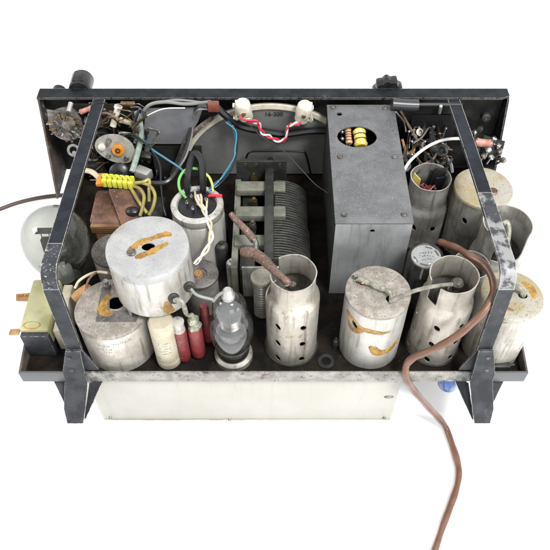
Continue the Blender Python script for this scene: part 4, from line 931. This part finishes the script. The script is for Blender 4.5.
# rotary switch cluster
rs = random.Random(3)
q = aty(66,124,27.2); tR = thing('rotary_switch', 'tarnished rotary switch with ring of contacts at the far left corner', 'rotary switch', q)
b = bnew(); lathe(b, [(0,0),(1.9,0),(1.9,.18),(0,.18)], q, 32, T=frame_to((0,-1,.35))); lathe(b, [(0,0),(1.6,0),(1.6,.15),(0,.15)], q+Vector((0,.9,-.2)), 32, T=frame_to((0,-1,.35))); build('switch_wafer', b, 'lid_dark', tR)
b = bnew(); lathe(b, [(0,.18),(.75,.18),(.8,.6),(.5,.75),(0,.75)], q+Vector((.5,0,.35)), 20, T=frame_to((0,-1,.35))); build('rotor', b, 'steel', tR)
for i in range(22):
    a = 2*PI*i/22 + rs.uniform(-.1,.1); d = Vector((math.cos(a), .0, math.sin(a))); p = q + d*rs.uniform(1.0,1.6) + Vector((0,-.25-rs.uniform(0,.5),0))
    b = bnew(); box(b, -.12,.12,-.1,.1,-.36,.36,.04, Matrix.Translation(p) @ Matrix.Rotation(-a+PI/2,4,'Y') @ Matrix.Rotation(random.uniform(-.5,.5),4,'Z')); lathe(b,[(0,-.12),(.17,0),(0,.14)], p+d*.35+Vector((0,-.1,0)), 8)
    build('contact', b, random.choice(('steel','bright','brass')), tR)
b = bnew(); prism(b, [q+Vector((-1.9,.1,.4)), q+Vector((-1.7,.1,1.9)), q+Vector((-.3,.1,1.6)), q+Vector((.3,.1,.9))], (0,.12,0)); build('bracket', b, 'steel', tR)
q = aty(74,150,26.5); b = bnew(); lathe(b, [(.45,0),(.75,0),(.75,.25),(.45,.25)], q, 22, closed=True, T=frame_to((0,-1,.6))); lathe(b, [(0,-.1),(.3,-.1),(.25,.3),(0,.3)], q+Vector((.1,-.2,-.2)), 12, T=frame_to((0,-1,.6))); tag(build('ring_terminal', b, 'bright', origin=q), 'shiny ring terminal below the rotary switch, left of the strap', 'terminal', 'ring terminals')
q = aty(91,153,26.5); b = bnew(); lathe(b, [(.5,0),(.62,.06),(.5,.12)], q, 22, closed=True, T=frame_to((0,-1,.6))@Matrix.Diagonal((.7,1.5,1,1))); tag(build('ring_terminal', b, 'steel', origin=q), 'thin wire ring just right of the left strap', 'terminal', 'ring terminals')
# a trimmer pot and boxes under the oval plate
q = aty(121,172,25.0); b = bnew(); lathe(b, [(0,0),(1.2,0),(1.2,1.4),(.9,1.6),(0,1.6)], q, 28, T=frame_to((.1,-.8,.6))); lathe(b, [(0,1.6),(.35,1.6),(.3,2),(0,2)], q, 14, T=frame_to((.1,-.8,.6))); tag(build('potentiometer', b, 'bakelite', origin=q), 'round black potentiometer half hidden below the oval plate', 'potentiometer')
q = at(143,171,5.2); b = bnew(); box(b, -.9,.9,-.55,.55,-.9,.2,.08, Matrix.Translation(q)@Matrix.Rotation(-.5,4,'Z')); tag(build('metal_clip', b, 'fin', origin=q), 'small pale metal clip right of the pale green sleeve', 'clip')
q = aty(110,160,27.6); b = bnew(); box(b, q.x-3.5,q.x+3.8,28.9,29.1,-1.1,9.5); tag(build('component_board', b, 'inner', origin=q), 'dirty brown board behind the oval plate at back left', 'circuit board', 'component boards')
rnd = random.Random(5)
labs_l = ['upper left', 'upper middle', 'upper right', 'left of the white button', 'under the flange']
for i, (px, py, L, r, m, a) in enumerate(((86,110,1.6,.3,'pink',.4),(99,112,1.4,.35,'bakelite',1.2),(127,122,1.8,.32,'w_cream',-.4),(99,130,1.5,.3,'brass',.2),(85,168,1.8,.4,'bakelite',.9),(128,104,1.6,.3,'brass',.0))):
    q = aty(px,py,28.0); d = Vector((math.cos(a),0,math.sin(a)))
    nm = ('short salmon resistor near the top of the left strap','short black resistor left of the pale spacer post','dirty cream resistor right of the pale spacer post','brass coloured resistor above the white button','fat black resistor below the thin wire ring','brass coloured resistor just under the flange beside the post')[i]
    resistor('resistor', nm, q-d*L/2, q+d*L/2, r, m)

cr = random.Random(21)
for i in range(48):
    x0, y0 = cr.uniform(84,165), cr.uniform(104,176); yy = cr.uniform(26.2,28.2); pts = [(x0,y0,0,yy)]
    for k in range(3): x0 += cr.uniform(-15,15); y0 += cr.uniform(-13,15); yy += cr.uniform(-.5,.5); pts.append((min(max(x0,80),165), min(max(y0,103),180),0,yy))
    wire('tangled_wire', 'thin tarnished wire tangled among the parts at the back left corner', pts, cr.choice((.05,.07,.1,.14)), cr.choice(('dusty','brass','w_dgrey','lead_brown','w_black','steel','verdigris')), group='tangled wires at back left', seg=6, n=5)
for i in range(46):
    x0, y0 = cr.uniform(398,446), cr.uniform(106,160); zz = cr.uniform(3.5,7.2); pts = [(x0,y0,zz)]
    for k in range(3): x0 += cr.uniform(-12,12); y0 += cr.uniform(-10,16); zz += cr.uniform(-1.2,.5); pts.append((min(max(x0,398),452), min(max(y0,106),172),zz))
    wire('tangled_wire', 'thin dark wire tangled in the gap between grey box and right strap', pts, cr.choice((.07,.1,.15,.22)), cr.choice(('dusty','brass','w_grey','lead_brown','w_dgrey','steel','phenolic','lead_grey')), group='tangled wires at back right', seg=6, n=5)
for i, (px, py, sx, sz, m) in enumerate(((94,122,.9,.7,'lid_dark'),(104,134,.7,.5,'bakelite'),(133,152,.8,.6,'dusty'),(97,168,1.2,.9,'dusty'),(112,176,1.1,.5,'bakelite'),(128,162,.8,.6,'copper'),(146,158,.6,.9,'dusty'),(84,128,.6,.5,'steel'),(137,128,.5,.6,'lid_dark'))):
    q = aty(px, py, 27.3); b = bnew(); T = Matrix.Translation(q) @ Matrix.Rotation(cr.uniform(-.6,.6),4,'Y') @ Matrix.Rotation(cr.uniform(-.4,.4),4,'X')
    box(b, -sx,sx,-.4,.5,-sz,sz,.12,T); box(b, -sx*.5,sx*.5,.5,1.8,-sz*.5,sz*.5,.05,T)
    for q2 in (-.6,.6): lathe(b, [(0,0),(.16,0),(.12,.25),(0,.28)], T@Vector((sx*q2,-.4,0)), 10, T=frame_to((0,-1,.2)))
    tag(build('small_component', b, m, origin=q), 'small dark block component mounted among the wires at the back left corner', 'component', 'small block components')
# ------------------------------------------------------------------ back right corner parts
q = aty(430,150,28.5); b = bnew(); box(b, 15.4,20.6,28.6,28.8,-1,8.3); box(b, 14.6,20.2,25.4,28.2,DZ,2.6,.1); tag(build('component_board', b, 'black', origin=q), 'black board behind the clutter at back right', 'circuit board', 'component boards')
b = bnew(); q = at(500,145,6.0); prism(b, [at(481,156,4.8), at(500,161,4.8), at(505,142,5.6), at(497,140,5.8), at(484,136,5.8)], (0,0,.15)); tag(build('component_board', b, 'bakelite', origin=q), 'dark brown tag board poking out right of the right strap', 'circuit board', 'component boards')
resistor('resistor', 'salmon pink resistor with metal ends on the tag board at the right edge', at(475,142,6.4), at(492,144,6.4), .5, 'pink', (.03,.9), 'steel')
specs = [(463,122),(488,150),(491,157),(479,143),(500,152),(466,128),(470,136),(477,150),(483,156),(475,132),(498,146),(503,160),(472,146),(494,139),(480,129),(468,118)]
for i, (px, py) in enumerate(specs):
    q = at(px, py, 5.9+rnd.uniform(-.2,.5)); b = bnew()
    bmesh.ops.create_icosphere(b, subdivisions=2, radius=rnd.uniform(.26,.42), matrix=Matrix.Translation(q))
    for v in b.verts: v.co += .16*noise.noise_vector(v.co*2.3)
    cyl(b, q, q+Vector((rnd.uniform(-.5,.5), rnd.uniform(-.4,.4), -1.0)), .13, seg=8)
    tag(build('solder_tag', b, rnd.choice(('steel','bright','bright','dusty')), origin=q), 'small blobbed solder tag on the tag board at the right edge of the chassis', 'solder tag', 'solder tags on the tag board')
q = aty(486,117,29.9); b = bnew(); lathe(b, [(0,-.3),(.55,-.3),(.5,.2),(.2,.3),(0,.2)], q, 18, T=frame_to((0,-1,.2))); build('panel_grommet', b, 'dusty', ch)
# coils, bent wires in the dark right corner
for (lab, pts, r, m) in (
   ('brown wire looping between grey box and right strap, lowest', [(408,190,5),(418,168,6),(432,160,6.2),(436,150,6.2),(427,140,6)], .14, 'lead_brown'),
   ('tarnished bare wire bending down into the grey shield', [(420,120,6.6),(424,132,6.4),(420,146,6.4),(432,160,6.8),(434,172,6.4)], .14, 'dusty'),
   ('dark yellow wire bending near the right strap', [(436,113,7),(438,128,6.6),(444,146,6),(452,150,5.4)], .12, 'brass'),
   ('thin greenish wire below the flange at back right', [(441,106,0,27.5),(438,118,7),(433,128,6.6)], .18, 'w_sage'),
   ('brown wire passing behind the white wire at right', [(400,110,7.5),(409,126,6.8),(417,140,6.2),(425,150,5.6)], .16, 'lead_brown'),
   ('thin pale wire just beside the grey box corner', [(396,112,0,26.8),(404,122,6.9),(406,132,6.3)], .09, 'w_grey')):
    wire('bent_wire', lab, pts, r, m)
for i, (px, py, r, m, lab) in enumerate(((431,126,.6,'bakelite','black round coil below the flange at back right'), (418,133,.45,'steel','small tarnished coil left of the black coil'), (441,151,.7,'dusty','ringed dark coil beneath the white wire'), (409,112,.7,'lid_dark','grey round disc below the fat cable at the grey box corner'))):
    q = at(px,py,6.0); b = bnew(); T = frame_to((rnd.uniform(-.3,.3),-.6,.7))
    lathe(b, [(0,-.6),(r,-.6),(r*1.1,-.3),(r*.9,0),(r*1.1,.3),(r,.6),(r*.5,.62),(r*.4,.4),(0,.4)], q, 22, T=T); cyl(b, q-Vector((0,0,.5)), Vector((q.x,q.y+.5,DZ)), .2, seg=8)
    tag(build('small_coil', b, m, origin=q), lab, 'coil', 'small coils at back right')
for i, (px, py) in enumerate(((414,119),(423,117),(436,121),(440,133),(425,141),(412,141),(427,112),(446,128),(431,133),(419,127),(409,131),(443,143),(434,147),(421,149),(412,154),(447,156))):
    q = at(px, py, 6.6); b = bnew(); lathe(b, [(0,-.16),(.2,0),(0,.2)], q, 8); cyl(b, q, q-Vector((rnd.uniform(-.4,.4),.2,1.6)), .07, seg=6); cyl(b, q, q+Vector((rnd.uniform(-.7,.7),rnd.uniform(-.6,.2),.2)), .06, seg=6)
    tag(build('solder_joint', b, rnd.choice(('steel','bright')), origin=q), 'tiny bright solder joint among the dark clutter behind the grey shield', 'solder joint', 'solder joints at back right')
for i, (px, py, r, h, m, lab) in enumerate(((222,250,.7,2.6,'dusty','black stubby component right of the white aluminium can'), (222,222,.55,3.4,'bakelite','black slim component behind the stubby one by the aluminium can'), (163,232,.6,3.2,'dusty','dark slim component between the copper transformer and the aluminium can'), (232,268,.6,2.8,'shield_grey','grey slim component left of the ribbed cylinder'), (336,340,.3,.2,'dusty','small dark stud on the tray between the cream shield and amber streaked can'))):
    q = at(px, py, h*.6); b = bnew(); lathe(b, [(0,DZ),(r,DZ),(r,h-.3),(r*.8,h-.1),(r*.35,h),(r*.3,h+.3),(0,h+.3)], (q.x,q.y,0), 24, wob=.05, seed=px); tag(build('small_component', b, m, origin=(q.x,q.y,DZ)), lab, 'component', 'small components')
# inside H shield: red mesh and yellow scrap
b = bnew()
for i in range(14):
    a = rnd.uniform(0,6.3); rr = rnd.uniform(0,.9); q = Vector((HX-.3+rr*math.cos(a), HY-.5+.6*rr*math.sin(a), 6.2+rnd.uniform(0,.6)))
    tube(b, [q, q+Vector((rnd.uniform(-.4,.4),rnd.uniform(-.3,.3),.4)), q+Vector((rnd.uniform(-.6,.6),rnd.uniform(-.3,.3),.1))], .07, 5, 4)
tag(build('red_wire_tuft', b, 'red_sleeve', origin=(HX,HY,6)), 'tuft of thin dull red wires inside the shield beside the grey box', 'wire')
b = bnew(); prism(b, [(HX-1.9,HY+.3,5.4),(HX-1.2,HY-.4,5.4),(HX-1.15,HY-.2,7.6),(HX-1.75,HY+.5,7.9)], (.06,.06,0)); tag(build('yellow_paper', b, 'yellow_film', origin=(HX-1.6,HY,6)), 'scrap of yellow paper at the left inside the shield beside the grey box', 'paper')
b = bnew(); T = Matrix.Translation((HX,HY,0)) @ Matrix.Rotation(.12,4,'Y') @ Matrix.Rotation(.3,4,'Z'); box(b, -1.1,.9,.35,.6,2,8.6,.05,T); box(b, -.3,1.0,.1,.35,2,7.6,.1,T); box(b, -.9,-.3,.15,.35,6,9.1,.1,T); tag(build('tag_strip', b, 'black', origin=(HX,HY+.4,5)), 'black upright strip standing in the shield beside the grey box', 'strip')

# blue plug seen below the rim at right
b = bnew(); q = at(448,388,-3.4); p1 = q+Vector((0,.9,-1.4)); lathe(b, [(0,0),(.9,0),(1.0,.15),(1.0,2.0),(.85,2.2),(.85,2.5),(0,2.5)], (17.6,1.2,-4.6), 28); cyl(b,(17.6,1.2,-2.2),(17.6,1.2,-1.66),.5); tag(build('blue_plug', b, 'blue_plastic', origin=(17.2,1.6,-4.6)), 'blue round plug hanging under the tray beside the right foot', 'plug')
b = bnew(); box(b, 17.0,19.6,2.8,4.4,-4.4,-1.5,.15); tag(build('socket_block', b, 'dusty', origin=(18,3,-3)), 'dark socket block under the tray behind the right foot', 'socket')

# ------------------------------------------------------------------ power cords
P = [at(440,242,7.0), at(447,244.5,7.6), at(458,248.5,8.6), at(470,256,9.6), at(483,264,9.9), at(491,275,9.8), at(493.8,288,9.4), at(491,300,9.0), at(483,312,8.4), at(469,326,7.4),
     at(455,337,6.0), at(440,346,4.6), at(427,352,3.4), at(414.5,357,2.4), at(407,364,1.2), at(405.5,373,.5), at(407,380,-.6), at(412,388,-2.2), at(421,399,-4.4), at(430,409,-7), at(439,418.5,-9), at(446,428,-10.3), at(452,444,-10.57), at(457,460,-10.57), at(459,474,-10.57), at(456,490,-10.57), at(450,507,-10.57), at(443,526,-10.57), at(435,550,-10.57), at(424,585,-10.57), at(418,640,-10.57)]
b = bnew(); tube(b, P, .36, 14, 8, rad=lambda t: .35+.02*math.sin(t*60)+.018*math.sin(t*143)); tag(build('mains_cable', b, 'cord', origin=P[-1]), 'thick brown cord curling over front right shield and rim down to the white surface', 'mains cable', 'mains cables')
P = [at(-60,234,-10.72), at(-30,220,-10.72), at(0,209,-10.72), at(15,203.5,-10.72), at(30,199.5,-10.72), at(46,196.5,-10.72), at(62,195,-10.72), at(80,195,-10.72)]
b = bnew(); tube(b, P, .27, 10, 8); tag(build('mains_cable', b, 'cord_dark', origin=P[0]), 'thin dark brown cord lying on the white surface at far left', 'mains cable', 'mains cables')

# ------------------------------------------------------------------ camera, world, lamps
cam = bpy.data.cameras.new('camera'); co = bpy.data.objects.new('camera', cam); C.objects.link(co)
cam.lens = F/550*36; cam.sensor_width = 36; cam.shift_x = -2/550; cam.clip_start = .01; cam.clip_end = 100
co.location = (0, -(65.9*cT - 9.42*-1*0)*S, 0)
f_ = Vector((0, cT, -sT)); u_ = Vector((0, sT, cT))
co.location = -(65.9*f_ - 9.42*u_)*S
co.rotation_euler = (PI/2 - TH, 0, 0)
sc = bpy.context.scene; sc.camera = co
w = bpy.data.worlds.new('World'); sc.world = w; w.use_nodes = True
w.node_tree.nodes['Background'].inputs[0].default_value = (1,1,1,1); w.node_tree.nodes['Background'].inputs[1].default_value = .9
def lamp(name, loc, target, size, power):
    l = bpy.data.lights.new(name, 'AREA'); l.shape = 'SQUARE'; l.size = size; l.energy = power
    o = bpy.data.objects.new(name, l); C.objects.link(o); o.location = loc
    o.rotation_euler = (Vector(target)-Vector(loc)).to_track_quat('-Z','Y').to_euler()
lamp('softbox', (.75, -.75, 1.9), (0,.1,0), .5, 52)
lamp('left_highlight_fill', (-1.7, -.1, 1.3), (0,.1,0), .6, 12)  # unseen lamp added at left for extra highlights
lamp('low_right_fill', (1.7, -.9, .12), (.15,0,-.1), .7, 7)  # unseen low lamp added to lift the grey ground at right
lamp('low_front_fill', (.8, -2.2, .5), (.12,0,-.1), 1.2, 13)  # unseen fill lamp added to brighten fronts and under the tray
sc.view_settings.view_transform = 'Standard'; sc.view_settings.look = 'None'; sc.view_settings.exposure = .6
sc.cycles.max_bounces = 14; sc.cycles.transmission_bounces = 14; sc.cycles.transparent_max_bounces = 14
sc.cycles.glossy_bounces = 6
